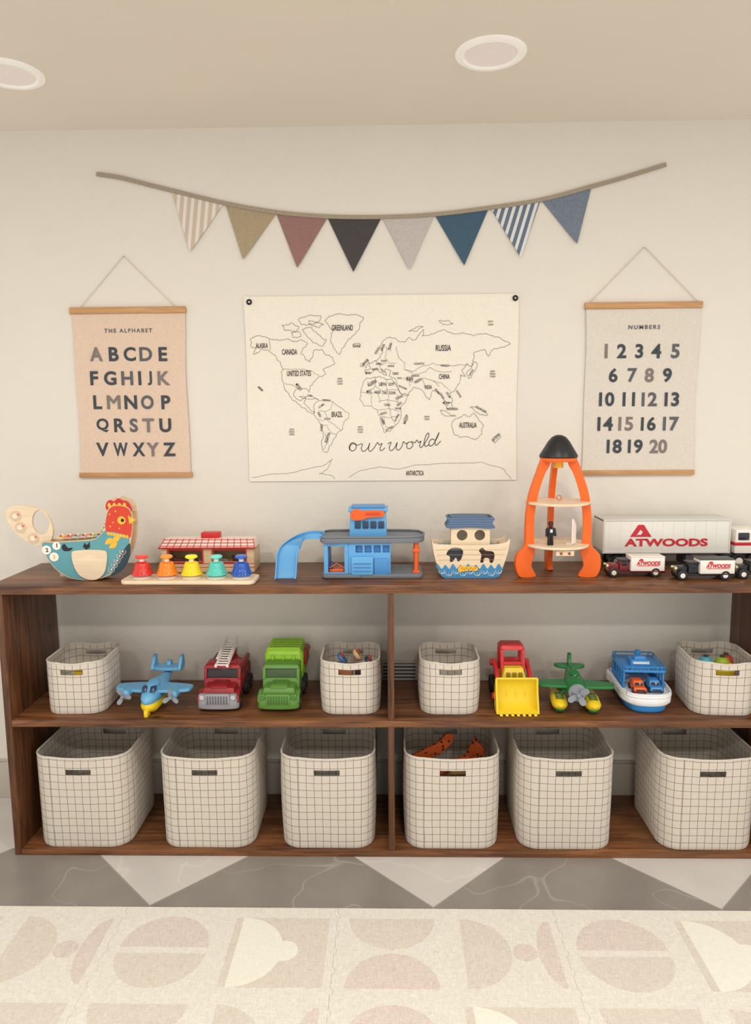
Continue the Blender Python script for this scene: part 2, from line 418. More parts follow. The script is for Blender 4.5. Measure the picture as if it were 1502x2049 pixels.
for st,us,v in((("1","2","3","4","5"),(1211,1242,1277,1311,1349),703),(("6","7","8","9"),(1225,1263,1297,1333),751),(("10","11","12","13"),(1212,1256,1297,1342),799),(("14","15","16","17"),(1209,1250,1295,1340),848),(("18","19","20"),(1227,1269,1315),893)):
    rows+=[(c,u,v) for c,u in zip(st,us)]
poster('cream canvas number poster on oak rails with grey numerals',LF2,.6575,1.0495,1.195,1.777,W(1288,496),'NUMBERS',W(1287,655),.106,rows,(.672,1.035),[1,0,0,0,2,0,2,1,0,0,0,2,0,0,1,0,2,0,0,1],.060)
# world map
mx0,mx1,mz0,mz1=-.494,.438,1.180,1.809
e=thing('world_map_banner','cream canvas world map banner with black outlines and lettering','wall map',((mx0+mx1)/2,WALL,mz0))
ox,oz=(mx0+mx1)/2,mz0
MC=cloth('map_canvas',(240,234,222),(230,223,210))
K=P((48,46,44),.9)
for u,v in((499,605),(1030,597)):
    X,Z=W(u,v);b=MB();m=Matrix.Translation((X-ox,-.008,Z-oz))@Matrix.Rotation(pi/2,4,'X')
    b.lathe([(.004,-.0079),(.004,.002),(.006,.0035),(.009,.002),(.0098,0),(.0045,-.0079)],P((28,28,28),.3,metal=.3),m);b.lathe([(.0001,.001),(.0035,.0012)],P((170,168,160),.3,metal=.5),m);part('grommet',b,e)
def mp(u,v):
    t_=(v-590)/370;l=487+15*t_;r_=1043-16*t_
    return (mx0-ox+(u-l)/(r_-l)*(mx1-mx0),(mz1-mz0)*(1-(v-(595-9*(u-l)/(r_-l)))/(368)))
def rough(pts,closed,amp=2.2,it=3):
    pts=list(pts)
    for k in range(it):
        o=[];n=len(pts)
        for i in range(n if closed else n-1):
            a,c=pts[i],pts[(i+1)%n];o.append(a);l=math.hypot(c[0]-a[0],c[1]-a[1])
            f=min(amp,l*.18);o.append(((a[0]+c[0])/2+random.uniform(-f,f),(a[1]+c[1])/2+random.uniform(-f,f)))
        if not closed:o.append(pts[-1])
        pts=o
    return pts
NA=[(502,680),(512,672),(525,672),(540,676),(560,680),(575,676),(590,682),(605,678),(618,686),(608,694),(604,706),(612,716),(622,722),(628,712),(630,698),(645,696),(652,706),(668,713),(672,724),(660,730),(648,736),(654,744),(640,750),(632,760),(622,768),(620,782),(614,774),(598,773),(590,782),(594,795),(604,798),(614,790),(610,804),(620,812),(632,822),(626,824),(614,814),(600,806),(586,796),(578,782),(570,768),(566,752),(568,736),(562,722),(550,708),(538,698),(524,696),(508,708),(514,694),(503,692)]
GL=[(652,640),(662,631),(685,628),(710,629),(730,634),(722,645),(720,658),(710,668),(698,678),(690,692),(682,706),(674,700),(668,688),(664,674),(668,660),(660,650)]
SA=[(636,800),(650,796),(668,800),(682,810),(700,822),(697,834),(688,846),(684,858),(674,866),(668,878),(660,890),(656,902),(648,900),(645,885),(648,866),(646,850),(638,836),(630,824),(630,812)]
AF=[(735,752),(760,748),(772,754),(786,754),(796,768),(806,784),(820,784),(812,800),(802,815),(802,832),(792,846),(782,858),(770,861),(764,845),(762,828),(756,815),(745,808),(730,808),(722,796),(724,778)]
EU=[(735,745),(732,735),(744,733),(740,724),(752,718),(762,712),(768,700),(762,690),(770,678),(782,671),(796,676),(812,682),(820,672),(830,678),(840,668),(850,656),(846,670),(868,664),(890,656),(905,662),(930,662),(950,668),(975,664),(1000,670),(1023,682),(1008,690),(990,692),(978,708),(972,694),(950,700),(948,715),(944,728),(936,722),(925,735),(932,748),(922,744),(920,762),(910,776),(900,780),(906,796),(896,806),(886,790),(878,778),(866,776),(860,794),(852,788),(844,774),(828,770),(818,784),(804,784),(796,768),(792,752),(780,748),(784,738),(772,734),(776,746),(766,742),(756,732),(748,740)]
AU=[(906,836),(918,829),(930,822),(938,828),(946,820),(956,832),(966,846),(962,862),(950,874),(936,868),(918,868),(908,864),(904,850)]
polys=[NA,GL,SA,AF,EU,AU,[(565,650),(585,645),(600,652),(590,662),(570,660)],[(598,638),(620,630),(645,632),(640,642),(615,650),(604,648)],[(606,658),(625,654),(640,668),(655,678),(648,690),(630,684),(616,672)],[(620,640),(650,648),(640,655),(625,650)],[(584,664),(600,662),(604,672),(588,674)],
 [(708,686),(722,684),(722,692),(710,693)],[(730,722),(736,714),(740,722),(734,732)],[(724,724),(729,722),(728,730),(723,730)],[(808,832),(814,824),(817,832),(811,844)],[(880,815),(896,820),(912,826),(896,827),(884,822)],[(888,796),(904,800),(906,812),(894,812)],[(940,808),(960,812),(975,824),(958,822)],[(934,740),(944,732),(950,718),(956,724),(948,740),(938,752)],[(982,872),(994,862),(1000,866),(988,880)],[(820,660),(834,652),(850,650),(836,660)],[(880,640),(900,638),(910,645),(890,647)],[(518,772),(528,778),(522,776)],[(600,790),(625,788),(640,796),(622,795)]]
lines=[[(540,676),(542,698)],[(568,736),(600,736),(628,740),(640,748)],[(572,764),(590,768),(600,776)],[(508,955),(545,947),(585,944),(620,935),(650,928),(667,914),(655,938),(640,945),(668,950),(672,956)],[(700,952),(722,938),(760,930),(800,934),(840,925),(900,921),(960,918),(1000,930),(1018,952)],
 [(668,800),(664,814),(652,820),(640,818)],[(652,820),(658,838),(672,846),(684,858)],[(646,850),(656,846),(664,862),(674,866)],[(652,862),(658,880),(650,896)],[(640,836),(650,838)],
 [(795,690),(800,712),(812,722),(810,735),(830,738),(850,726),(870,722),(890,728),(915,726),(935,724)],[(812,735),(830,745),(850,740),(862,730)],[(862,730),(880,738),(905,738)],[(808,752),(830,760),(846,752),(866,756),(880,768)],[(846,752),(850,770)],[(820,748),(822,768)],[(776,690),(772,712),(780,722),(795,722)],[(786,680),(784,700)],[(752,718),(764,726),(775,722)],[(762,726),(764,738)],[(866,756),(884,760),(902,776)],
 [(752,750),(752,768),(736,780)],[(775,754),(776,775),(796,775)],[(752,768),(766,778),(776,775)],[(724,780),(740,784),(758,782),(762,800)],[(776,775),(778,795),(798,800)],[(745,785),(745,806)],[(758,800),(778,795)],[(758,815),(778,812),(800,818)],[(778,795),(780,812),(784,830)],[(762,830),(784,830),(792,846)],[(784,830),(802,826)],[(770,830),(772,850),(784,852)],[(796,784),(796,800)],[(735,760),(745,768)]]
b=sheet(mx0-ox,mx1-ox,0,mz1-mz0,-.004,.0025,MC,36,24,1.3,.003)
for pl in polys:b.ribbon([mp(*q) for q in rough(pl,True)],.0010,-.0070,K,True)
for ln in lines:b.ribbon([mp(*q) for q in rough(ln,False,1.5,2)],.0008,-.0070,K)
labs=[("GREENLAND",687,654,11,42,0),("ALASKA",525,690,10,24,0),("CANADA",581,702,11,30,0),("UNITED STATES",600,744,11,48,0),("RUSSIA",889,692,12,30,0),("CHINA",890,748,10,21,0),("IRAN",821,753,8,13,0),("INDIA",858,769,8,14,0),("BRAZIL",676,825,11,22,0),("AUSTRALIA",935,844,11,35,0),("ANTARCTICA",829,942,10,36,0),("ALGERIA",746,762,7,20,.5),("LIBYA",767,764,7,14,0),("EGYPT",785,764,6,12,0),("SUDAN",786,781,6,13,0),("NIGER",757,780,6,12,0),("MALI",740,779,6,10,0),("CHAD",771,781,6,10,0),("KAZAKHSTAN",840,723,4,20,0),("MONGOLIA",892,726,4,16,0),("MEXICO",600,771,6,16,-.9),("ARGENTINA",657,872,6,22,1.2),("CHILE",645,852,5,14,1.5),("PERU",641,826,5,11,-1),("BOLIVIA",657,834,4,12,0),("COLOMBIA",645,808,4,14,.6),("VENEZUELA",655,797,4,16,0),("ANGOLA",768,822,5,14,.3),("CONGO",776,805,5,12,0),("NAMIBIA",767,838,5,14,-1.2),("SOUTH AFRICA",780,852,4,18,.5),("ETHIOPIA",800,790,5,15,.4),("KENYA",800,803,5,11,.6),("TANZANIA",797,812,4,13,0),("MOZAMBIQUE",795,830,4,16,1.1),("MADAGASCAR",812,834,4,18,1.2),("SAUDI ARABIA",807,770,4,18,-.4),("IRAQ",801,752,4,9,0),("TURKEY",793,743,5,13,0),("FRANCE",752,735,4,12,0),("SPAIN",738,742,5,11,0),("ITALY",768,738,4,10,-.8),("GERMANY",760,724,4,12,0),("POLAND",770,718,4,11,0),("UKRAINE",784,728,4,13,0),("SWEDEN",768,692,5,14,1.2),("FINLAND",782,690,5,14,1.2),("NORWAY",757,698,5,15,1),("ICELAND",716,689,5,14,0),("UNITED KINGDOM",733,722,4,16,.8),("JAPAN",944,740,5,14,1),("MYANMAR",876,778,4,13,-.9),("THAILAND",885,786,4,14,-1),("VIETNAM",897,784,4,13,-1),("INDONESIA",905,812,5,22,0),("PHILIPPINES",918,782,4,16,-1),("MALAYSIA",893,800,4,14,0),("PAPUA NEW GUINEA",962,812,4,24,-.5),("NEW ZEALAND",990,868,5,20,.8),("PAKISTAN",838,757,5,14,.5),("AFGHANISTAN",832,747,4,16,0),("HAWAII",523,775,4,12,-.8),("CUBA",622,788,4,10,-.2),("ARCTIC",984,640,3.5,10,0),("OCEAN",984,646,3.5,10,0),("NORTH",986,737,3.5,9,0),("PACIFIC",986,742,3.5,11,0),("OCEAN",986,747,3.5,10,0),("NORTH",682,754,3.5,9,0),("ATLANTIC",682,759,3.5,12,0),("OCEAN",682,764,3.5,10,0),("SOUTH",586,856,3.5,9,0),("PACIFIC",586,861,3.5,11,0),("OCEAN",586,866,3.5,10,0),("SOUTH",722,850,3.5,9,0),("ATLANTIC",722,855,3.5,12,0),("OCEAN",722,860,3.5,10,0),("INDIAN",854,828,3.5,10,0),("OCEAN",854,833,3.5,10,0)]
for s_,u,v,h,w,ro in labs:
    X,Z=mp(u,v);b.text(s_,X,Z,h*.0017,K,w=w*.00172,y=-.0072,bold=.01 if h>6 else .005,rot=ro,depth=.0002)
scr=[[(701,896),(700,888),(706,881),(713,884),(713,893),(706,898),(701,892),(706,883),(716,886),(725,883)],[(727,883),(724,893),(728,899),(736,893),(741,882),(738,894),(742,899),(750,891)],[(750,891),(756,881),(759,886),(765,883),(761,893),(763,898),(771,892)],
[(776,884),(783,881),(779,892),(783,898),(790,892),(795,881),(793,892),(797,897),(804,890),(807,880),(812,884),(817,882)],[(822,880),(815,883),(814,892),(820,894),(826,887),(823,880),(830,883)],[(830,883),(834,877),(837,882),(842,879),(839,888),(842,892),(849,884)],[(849,884),(857,870),(857,863),(852,868),(848,882),(851,890),(858,886)],[(870,878),(864,875),(858,881),(859,889),(866,886),(874,872),(878,862),(870,880),(872,888),(881,879)]]
for st in scr:b.ribbon([mp(*q) for q in cr([(u,v+(790-u)*.02-1) for u,v in st],6,False)],.0021,-.0072,K)
part('canvas',b,e,'cream canvas with printed outlines and script title')
# ------------------------------------------------------------------ bunting
e=thing('bunting','linen pennant bunting with eight muted triangular flags','bunting',(0,WALL,2.0))
tp=[W(*q) for q in((194,349),(240,356),(300,371),(345,382),(448,407),(550,425),(655,434),(765,435),(868,430),(976,417),(1080,401),(1182,374),(1250,355),(1331,330))]
tp=cr(tp,5,False)
lin_=cloth('taupe_linen',(172,159,141),(148,136,119))
vs=[];fs=[]
for i,(x,z) in enumerate(tp):
    a=tp[max(i-1,0)];c=tp[min(i+1,len(tp)-1)];dx,dz=c[0]-a[0],c[1]-a[1];l=math.hypot(dx,dz);nx,nz=-dz/l*.0065,dx/l*.0065
    vs+=[(x-nx,-.004,z-nz-2),(x+nx,-.004,z+nz-2),(x-nx,-.0075,z-nz-2),(x+nx,-.0075,z+nz-2)]
for i in range(len(tp)-1):
    o=4*i;p_=4*(i+1)
    fs+=[[o+2,p_+2,p_+3,o+3],[o,o+1,p_+1,p_],[o+1,o+3,p_+3,p_+1],[o,p_,p_+2,o+2]]
fs+=[[0,2,3,1],[4*(len(tp)-1)+k for k in(0,1,3,2)]]
part('tape',MB().add(vs,fs,lin_),e,'taupe linen tape')
FG=[((345,388),(447,410),(381,505),'s1'),((452,413),(552,430),(487,520),(176,160,130)),((553,429),(655,437),(595,537),(156,118,113)),((655,437),(763,437),(707,545),(76,72,72)),((764,437),(868,433),(819,541),(200,194,190)),((870,433),(976,421),(928,532),(70,98,120)),((981,418),(1080,404),(1041,517),'s2'),((1083,403),(1182,378),(1153,489),(128,140,158))]
names=['cream and tan striped flag','olive beige flag','dusty rose flag','charcoal flag','pale grey flag','deep blue flag','blue and white striped flag','heathered blue flag']
for k,(a,c,tip,col) in enumerate(FG):
    A,C,T_=W(*a),W(*c),W(*tip)
    if col=='s1':m=striped('tan_stripe_linen',(206,190,172),(232,226,216),7,A[0],C[0],.45,0,-.12)
    elif col=='s2':m=striped('blue_stripe_linen',(96,116,140),(226,226,224),7,A[0],C[0],.45,0,-.3)
    else:m=cloth('linen_flag_%d'%k,col,None,700,.22 if k<7 else .4)
    vs=[];fs=[];n=10
    for j in range(n+1):
        w=j/n
        for i in range(n+1):
            u=i/n;x=(A[0]*(1-u)+C[0]*u)*(1-w)+T_[0]*w;z=(A[1]*(1-u)+C[1]*u)*(1-w)+T_[1]*w
            yy=-.004-.006*w*w-.004*math.sin(u*pi)*(1-w)*w*3
            vs.append((x,yy,z-2+.002*(1-w)))
    n1=len(vs);vs+=[(x,y+.001,z) for x,y,z in vs]
    for j in range(n):
        for i in range(n):
            q=j*(n+1)+i;fs.append([q,q+n+1,q+n+2,q+1]);q+=n1;fs.append([q,q+1,q+n+2,q+n+1])
    part('pennant_flag',MB().add(vs,fs,m),e,names[k])
# ------------------------------------------------------------------ baskets
t=NT('grid_fabric')
tc=t.n('ShaderNodeUVMap');s=t.n('ShaderNodeSeparateXYZ');t.l(tc.outputs[0],s.inputs[0])
nz=t.noise(t.coord('Object'),9,2);nz=t.math('MULTIPLY',t.math('SUBTRACT',nz,.5),.006)
def gl(o):
    f=t.math('FRACT',t.math('DIVIDE',t.math('ADD',o,nz),.0252));return t.math('LESS_THAN',f,.062)
g=t.math('MAXIMUM',gl(s.outputs[0]),gl(s.outputs[1]))
fn=t.noise(t.coord('Object'),500,2)
col=t.mix(fn,L3((196,187,174)),L3((222,214,202)));col=t.mix(t.math('MULTIPLY',g,.8),col,L3((66,56,48)))
t.l(col,t.b.inputs['Base Color']);t.b.inputs['Roughness'].default_value=.9;t.bump(fn,.2,.0005);GRID=t.m
RIM=cloth('basket_rim_fabric',(216,208,195))
def basket(loc,w,d,h,r,sw,shh,sz,label,group,rz=0,full=True):
    def prof(W_,D_,R_):
        pts=[];xs=[-(W_/2-R_),-sw/2-.012,-sw/2,-sw/2+.004,0,sw/2-.004,sw/2,sw/2+.012,W_/2-R_]
        xs=sorted(xs)
        for x in xs:pts.append((x,-D_/2,'f'))
        for i in range(1,7):a=-pi/2+pi/2*i/7;pts.append((W_/2-R_+R_*math.cos(a),-D_/2+R_+R_*math.sin(a),'c'))
        for k in range(5):pts.append((W_/2,-(D_/2-R_)+(D_-2*R_)*k/4,'s'))
        for i in range(1,7):a=pi/2*i/7;pts.append((W_/2-R_+R_*math.cos(a),D_/2-R_+R_*math.sin(a),'c'))
        for x in xs[::-1]:pts.append((x,D_/2,'f'))
        for i in range(1,7):a=pi/2+pi/2*i/7;pts.append((-(W_/2-R_)+R_*math.cos(a),D_/2-R_+R_*math.sin(a),'c'))
        for k in range(5):pts.append((-W_/2,(D_/2-R_)-(D_-2*R_)*k/4,'s'))
        for i in range(1,7):a=pi+pi/2*i/7;pts.append((-(W_/2-R_)+R_*math.cos(a),-D_/2+R_+R_*math.sin(a),'c'))
        return pts
    tk=.004
    po=prof(w,d,r);pi_=prof(w-2*tk,d-2*tk,r-tk);n=len(po)
    zs=[0,.004,.015]+[.015+(sz-shh/2-.015)*k/4 for k in range(1,5)]+[sz,sz+shh/2]+[sz+shh/2+(h-sz-shh/2)*k/2 for k in(1,2)]
    m=len(zs);arc=[0]
    for i in range(n):
        a,c=po[i],po[(i+1)%n];arc.append(arc[-1]+math.hypot(c[0]-a[0],c[1]-a[1]))
    vs=[]
    for P_ in(po,pi_):
        for j,z in enumerate(zs):
            k=1-.02*(1-z/h);k2=k-(.022 if j==0 else (.008 if j==1 else 0))
            bul=.004*math.sin(pi*z/h)
            for x,y,c in P_:
                zz=max(z,.004) if P_ is pi_ else z
                dip=(-.006*(abs(x)<w/2-r)*(1-(x/(w/2-r))**2) if c=='f' else 0)*(z/h)**3
                bx=bul*(1 if x>0 else -1) if c=='s' else 0
                vs.append((x*k2+bx,y*k2,zz+dip))
    N=n*m
    hole=set()
    for i in range(n):
        x0_,x1_=po[i],po[(i+1)%n]
        if x0_[2]=='f' and x1_[2]=='f' and max(abs(x0_[0]),abs(x1_[0]))<=sw/2+1e-6:
            for j in range(m-1):
                if zs[j]>=sz-shh/2-1e-6 and zs[j+1]<=sz+shh/2+1e-6:hole.add((i,j))
    fs=[];uv=[]
    def q(ids,u):fs.append(ids);uv.append(u)
    for i in range(n):
        i2=(i+1)%n
        for j in range(m-1):
            if (i,j) in hole:continue
            a,b_,c,d_=j*n+i,j*n+i2,(j+1)*n+i2,(j+1)*n+i
            U=[(arc[i],zs[j]),(arc[i+1],zs[j]),(arc[i+1],zs[j+1]),(arc[i],zs[j+1])]
            q([a,b_,c,d_],U);q([N+a,N+d_,N+c,N+b_],[U[0],U[3],U[2],U[1]])
            for (di,dj,e0,e1) in((-1,0,d_,a),(1,0,b_,c),(0,-1,a,b_),(0,1,c,d_)):
                if ((i+di)%n,j+dj) in hole:q([e0,N+e0,N+e1,e1][::-1],[(.013,.013)]*4)
        a,b_=(m-1)*n+i,(m-1)*n+i2;q([a,b_,N+b_,N+a],[(.013,.013)]*4)
    q([i for i in range(n)][::-1],[(vs[i][0],vs[i][1]) for i in range(n)][::-1])
    q([N+n+i for i in range(n)],[(vs[i][0],vs[i][1]) for i in range(n)])
    me=bpy.data.meshes.new('basket_body');me.from_pydata(vs,[],fs);me.materials.append(GRID)
    ul=me.uv_layers.new(name='UVMap');k=0
    for f in uv:
        for c in f:ul.data[k].uv=c;k+=1
    me.polygons.foreach_set('use_smooth',[True]*len(fs));me.set_sharp_from_angle(angle=math.radians(50))
    e=thing('storage_basket',label,'basket',loc,rz,group)
    o=bpy.data.objects.new('basket_body',me);COL.objects.link(o);o.parent=e
    top=[Vector(vs[(m-1)*n+i]) for i in range(n)];ti=[Vector(vs[N+(m-1)*n+i]) for i in range(n)]
    part('rim_binding',MB().tube([((a+c)/2)[:] for a,c in zip(top,ti)],.0032,RIM,True,8),e)
    return e
GB='grid fabric bins on the bottom shelf';GS='small grid fabric bins on the middle shelf'
for i,x in enumerate((-1.003,-.596,-.206,.194,.559,1.01)):
    basket((x,.165,ZB+.0004),.307,.315,.31,.062,.083,.021,.262,'large cream grid fabric bin '+('holding orange spotted toys' if i==3 else 'with handle slot and thin black lines'),GB)
basket((-1.022,.15,ZM+.0004),.192,.215,.172,.052,.072,.019,.143,'small cream grid fabric bin beside blue toy plane',GS,.03)
basket((-.131,.15,ZM+.0004),.192,.215,.172,.052,.072,.019,.143,'small cream grid fabric bin filled with small toys',GS)
basket((.188,.15,ZM+.0004),.192,.215,.172,.052,.072,.019,.143,'small empty cream grid fabric bin beside yellow loader',GS)
basket((1.058,.15,ZM+.0004),.20,.225,.172,.052,.072,.019,.143,'small cream grid fabric bin with green and blue toys',GS,-.06)
# ------------------------------------------------------------------ basket contents
SPOT=NT('orange_spotted');v_=SPOT.n('ShaderNodeTexVoronoi');v_.inputs['Scale'].default_value=60;SPOT.l(SPOT.coord(),v_.inputs['Vector'])
SPOT.l(SPOT.mix(SPOT.math('LESS_THAN',v_.outputs['Distance'],.28),L3((196,88,34)),L3((60,30,18))),SPOT.b.inputs['Base Color']);SPOT=SPOT.m
b=MB().prism(cr([(-.07,-.02),(-.03,.0),(.02,.02),(.05,.05),(.075,.045),(.07,.02),(.04,-.01),(.0,-.03),(-.05,-.035)],5),-.008,.008,SPOT,bev=.002)
solo('wooden_giraffe_toy',b,'orange spotted wooden animal toy inside grid bin','toy',(.135,.16,ZB+.27),.2)
b=MB().prism(cr([(-.03,-.03),(.02,-.035),(.035,.0),(.01,.03),(.0,.045),(-.012,.02)],5),-.008,.008,SPOT,bev=.002)
solo('wooden_animal_toy',b,'small orange spotted toy inside grid bin','toy',(.285,.2,ZB+.25),-.3)
b=MB().box(-.1,.1,-.03,.03,-.015,.015,P((190,150,100)),.006);b.cyl((-.05,-.05,.01),(.06,.02,.02),.014,SPOT);solo('toy_block',b,'wooden toy block lying inside grid bin','toy',(.194,.1,ZB+.235),.1)
for (x,y,z,c,l) in((-.16,.14,.155,(70,110,160),'blue'),(-.11,.16,.16,(214,178,140),'natural wood'),(-.07,.12,.15,(34,60,90),'navy')):
    b=MB().lathe([(.006,-.006),(.02,-.006),(.022,0),(.02,.006),(.006,.006)],P(c),Matrix.Rotation(.9,4,'Y'));b.cyl((0,0,-.02),(0,0,.02),.006,P((190,80,60)))
    solo('toy_wheel_piece',b,l+' toy wheel piece on top of bin contents','toy',(x,y,ZM+z))
for x in(-.15,-.09):solo('toy_block',MB().box(-.025,.025,-.02,.02,-.06,.06,P((186,120,90) if x<-.1 else (70,52,44)),.004),'wooden toy block inside grid bin','toy',(x,.11,ZM+.075))
for (x,y,z,c,l) in((1.03,.15,.135,(86,170,190),'turquoise'),(1.075,.13,.14,(150,180,40),'lime green'),(1.10,.16,.138,(176,60,44),'red')):
    solo('toy_ball',MB().ball((0,0,0),.024,P(c)).cyl((0,0,-.028),(0,0,.028),.008,P((60,60,60))),l+' toy rattle ball inside grid bin','toy',(x,y,ZM+z))
solo('toy_block',MB().box(-.03,.03,-.015,.015,-.05,.06,P((226,196,40)),.004),'yellow toy block inside grid bin','toy',(1.06,.085,ZM+.095))
solo('toy_block',MB().box(-.02,.03,-.015,.015,-.055,.06,P((226,196,40)),.004),'yellow toy block inside small grid bin','toy',(-1.005,.08,ZM+.075))
# ================================================================== TOYS
def Dm(u0,v0,s):
    return lambda pts:[((u-u0)*s,(v0-v)*s) for u,v in pts]
BLK=P((26,26,28),.35);WHT=P((236,232,224),.4);GRY=P((128,130,134),.45);DGR=P((70,72,76),.5);RED=P((200,32,34),.35)
# ---- rooster
e=thing('rooster_music_toy','wooden rooster rocking music toy with teal body and red head','toy rooster',(-.957,.10,ZT+.0005),.02)
d=Dm(178,1160,.0016)
TEAL=P((92,156,166),.45);RH=P((208,62,38),.45);YL=P((240,186,52),.45)
full=cr([(88,1082),(92,1102),(105,1128),(125,1148),(150,1158),(185,1160),(215,1152),(238,1135),(256,1108),(266,1075),(270,1040),(266,1018),(250,1010),(228,1012),(219,1030),(216,1050),(205,1068),(190,1077),(150,1080),(110,1082)],5)
b=MB()
for y0_,y1_ in((-.028,-.018),(.018,.028)):b.prism(d(full),y0_,y1_,NAT,bev=.0015)
b.box(*[k*.0016 for k in(-60,40)],-.018,.018,.012,.02,NAT);b.box(-.02,.02,-.018,.018,.0008,.012,NAT)
part('body',b,e,'natural wood side plates')
F=-.0292
b=MB();teal=cr([(91,1084),(94,1102),(107,1127),(127,1146),(151,1156),(185,1158),(213,1150),(236,1133),(253,1108),(262,1078),(250,1068),(232,1063),(216,1060),(205,1070),(190,1079),(150,1082),(112,1084)],5)
b.prism(d(teal),F,F+.0014,TEAL)
for u,v,r_ in((98,1098,9),(112,1112,9),(118,1090,8)):b.prism(d(circ(u,v,r_,None,18)),F-.0006,F+.0002,P((240,236,226)))
for tx,u,v in(("2",99,1098),("3",112,1112),("1",119,1089)):X,Z=d([(u,v)])[0];b.text(tx,X,Z,.013,BLK if tx!="3" else YL,y=F-.0009,bold=.03)
b.prism(d(cr([(262,1086),(262,1110),(250,1135),(232,1148),(222,1150),(235,1128),(246,1106)],4)),F-.0004,F+.0004,P((30,60,72)))
for k in range(5):
    u=248-k*6;v=1102+k*9
    for r_ in(6,3.5):
        X=[(x,F-.0006,z) for x,z in d(circ(u,v,r_,None,14,-.4,pi+.6))];b.tube(X,.0006,WHT if r_>4 else P((230,110,80)),seg=5)
    b.prism(d(circ(u,v,1.6,None,8)),F-.0008,F+.0002,WHT)
for a,(u,v) in enumerate(((222,1082),(236,1078),(230,1090))):b.prism(d(cr([(u-8,v+5),(u-2,v-6),(u+8,v-5),(u+3,v+4)],4)),F-.0007,F+.0002,YL)
b.prism(d([(170,1092),(174,1084),(178,1089),(184,1082),(184,1094),(176,1098)]),F-.0007,F+.0002,BLK)
b.prism(d(cr([(128,1092),(134,1086),(140,1094),(150,1094),(144,1100),(132,1100)],3)),F-.0007,F+.0002,BLK)
part('painted_side',b,e,'teal painted side with numbers and folk flowers')
b=MB();b.prism(d(cr([(217,1060),(232,1063),(250,1068),(264,1074),(269,1042),(265,1020),(250,1012),(230,1014),(220,1032)],5)),F-.0002,F+.0014,RH)
b.prism(d(circ(249,1040,8,None,20)),F-.001,F,YL);b.prism(d(circ(251,1040,3.4,None,16)),F-.0016,F,BLK)
b.prism(d([(262,1030),(276,1040),(264,1048)]),F-.0004,F+.006,YL)
for a in range(7):
    u=222+a*6;b.prism(d(circ(u,1066+a*1.1,3,3.5,10)),F-.0008,F,YL)
for u,v in((226,1028),(232,1044),(226,1052),(244,1056),(238,1022)):b.prism(d(circ(u,v,1.6,None,8)),F-.0008,F,YL)
part('head',b,e,'red painted head with yellow eye')
comb=[(219,1018),(220,1006),(227,1000),(235,1003),(243,997),(252,1001),(260,1003),(267,1012),(268,1024),(255,1016),(240,1014),(228,1020)]
b=MB();b.prism(d(cr(comb,5)),-.027,-.019,RED,bev=.001)
for u in(226,236,246,256):b.prism(d(circ(u,1010,3.2,4.5,12)),-.0282,-.0268,YL)
part('comb',b,e,'red and yellow comb')
b=MB();b.prism(d(cr([(u-1,v-2) for u,v in comb],5)),.019,.027,NAT,bev=.001);part('comb',b,e,'natural wood rear comb')
b=MB();b.prism(d(cr([(14,1030),(18,1018),(32,1012),(60,1013),(85,1020),(102,1040),(106,1066),(98,1086),(80,1092),(62,1088),(40,1074),(22,1052)],5)),-.006,.006,PALE,[d(circ(83,1045,17,25,24))],.0015)
part('tail',b,e,'natural wood tail with round windows')
for u,v in((35,1032),(43,1055),(67,1077)):
    b=MB();b.prism(d(circ(u,v,11,None,24)),-.0075,-.005,P((214,188,160)),bev=.0005);b.prism(d(circ(u-1,v,6,5,16)),-.0085,-.007,P((240,224,200)));b.prism(d(circ(u+5,v-3,2.4,None,10)),-.009,-.007,P((210,120,90)));part('roundel',b,e,'round bird painting')
b=MB();b.prism(d(cr([(148,1104),(160,1099),(182,1098),(208,1099),(217,1104),(216,1125),(210,1145),(196,1157),(180,1158),(162,1150),(151,1130)],5)),-.035,-.029,PALE,bev=.0012);part('wing',b,e,'natural wood wing')
for k,c in enumerate(((240,200,90),(220,120,110),(150,200,170),(230,160,170),(200,210,120),(120,180,200))):
    u=124+k*15;X,Z=d([(u,1074-k*.6)])[0];b=MB().box(X-.009,X+.009,-.026,.026,Z-.002,Z+.0015,P(c),.001);b.ball((X,-.016,Z+.003),.0035,P((160,60,50)));b.ball((X,.0,Z+.004),.004,P((240,220,190)));part('chime_bar',b,e)
for k in range(5):
    u=200+k*4.5;v=1072-k*8;X,Z=d([(u,v)])[0];b=MB();b.cyl((X,-.026,Z),(X,.026,Z),.0025,NAT,seg=8);part('washboard_slat',b,e)
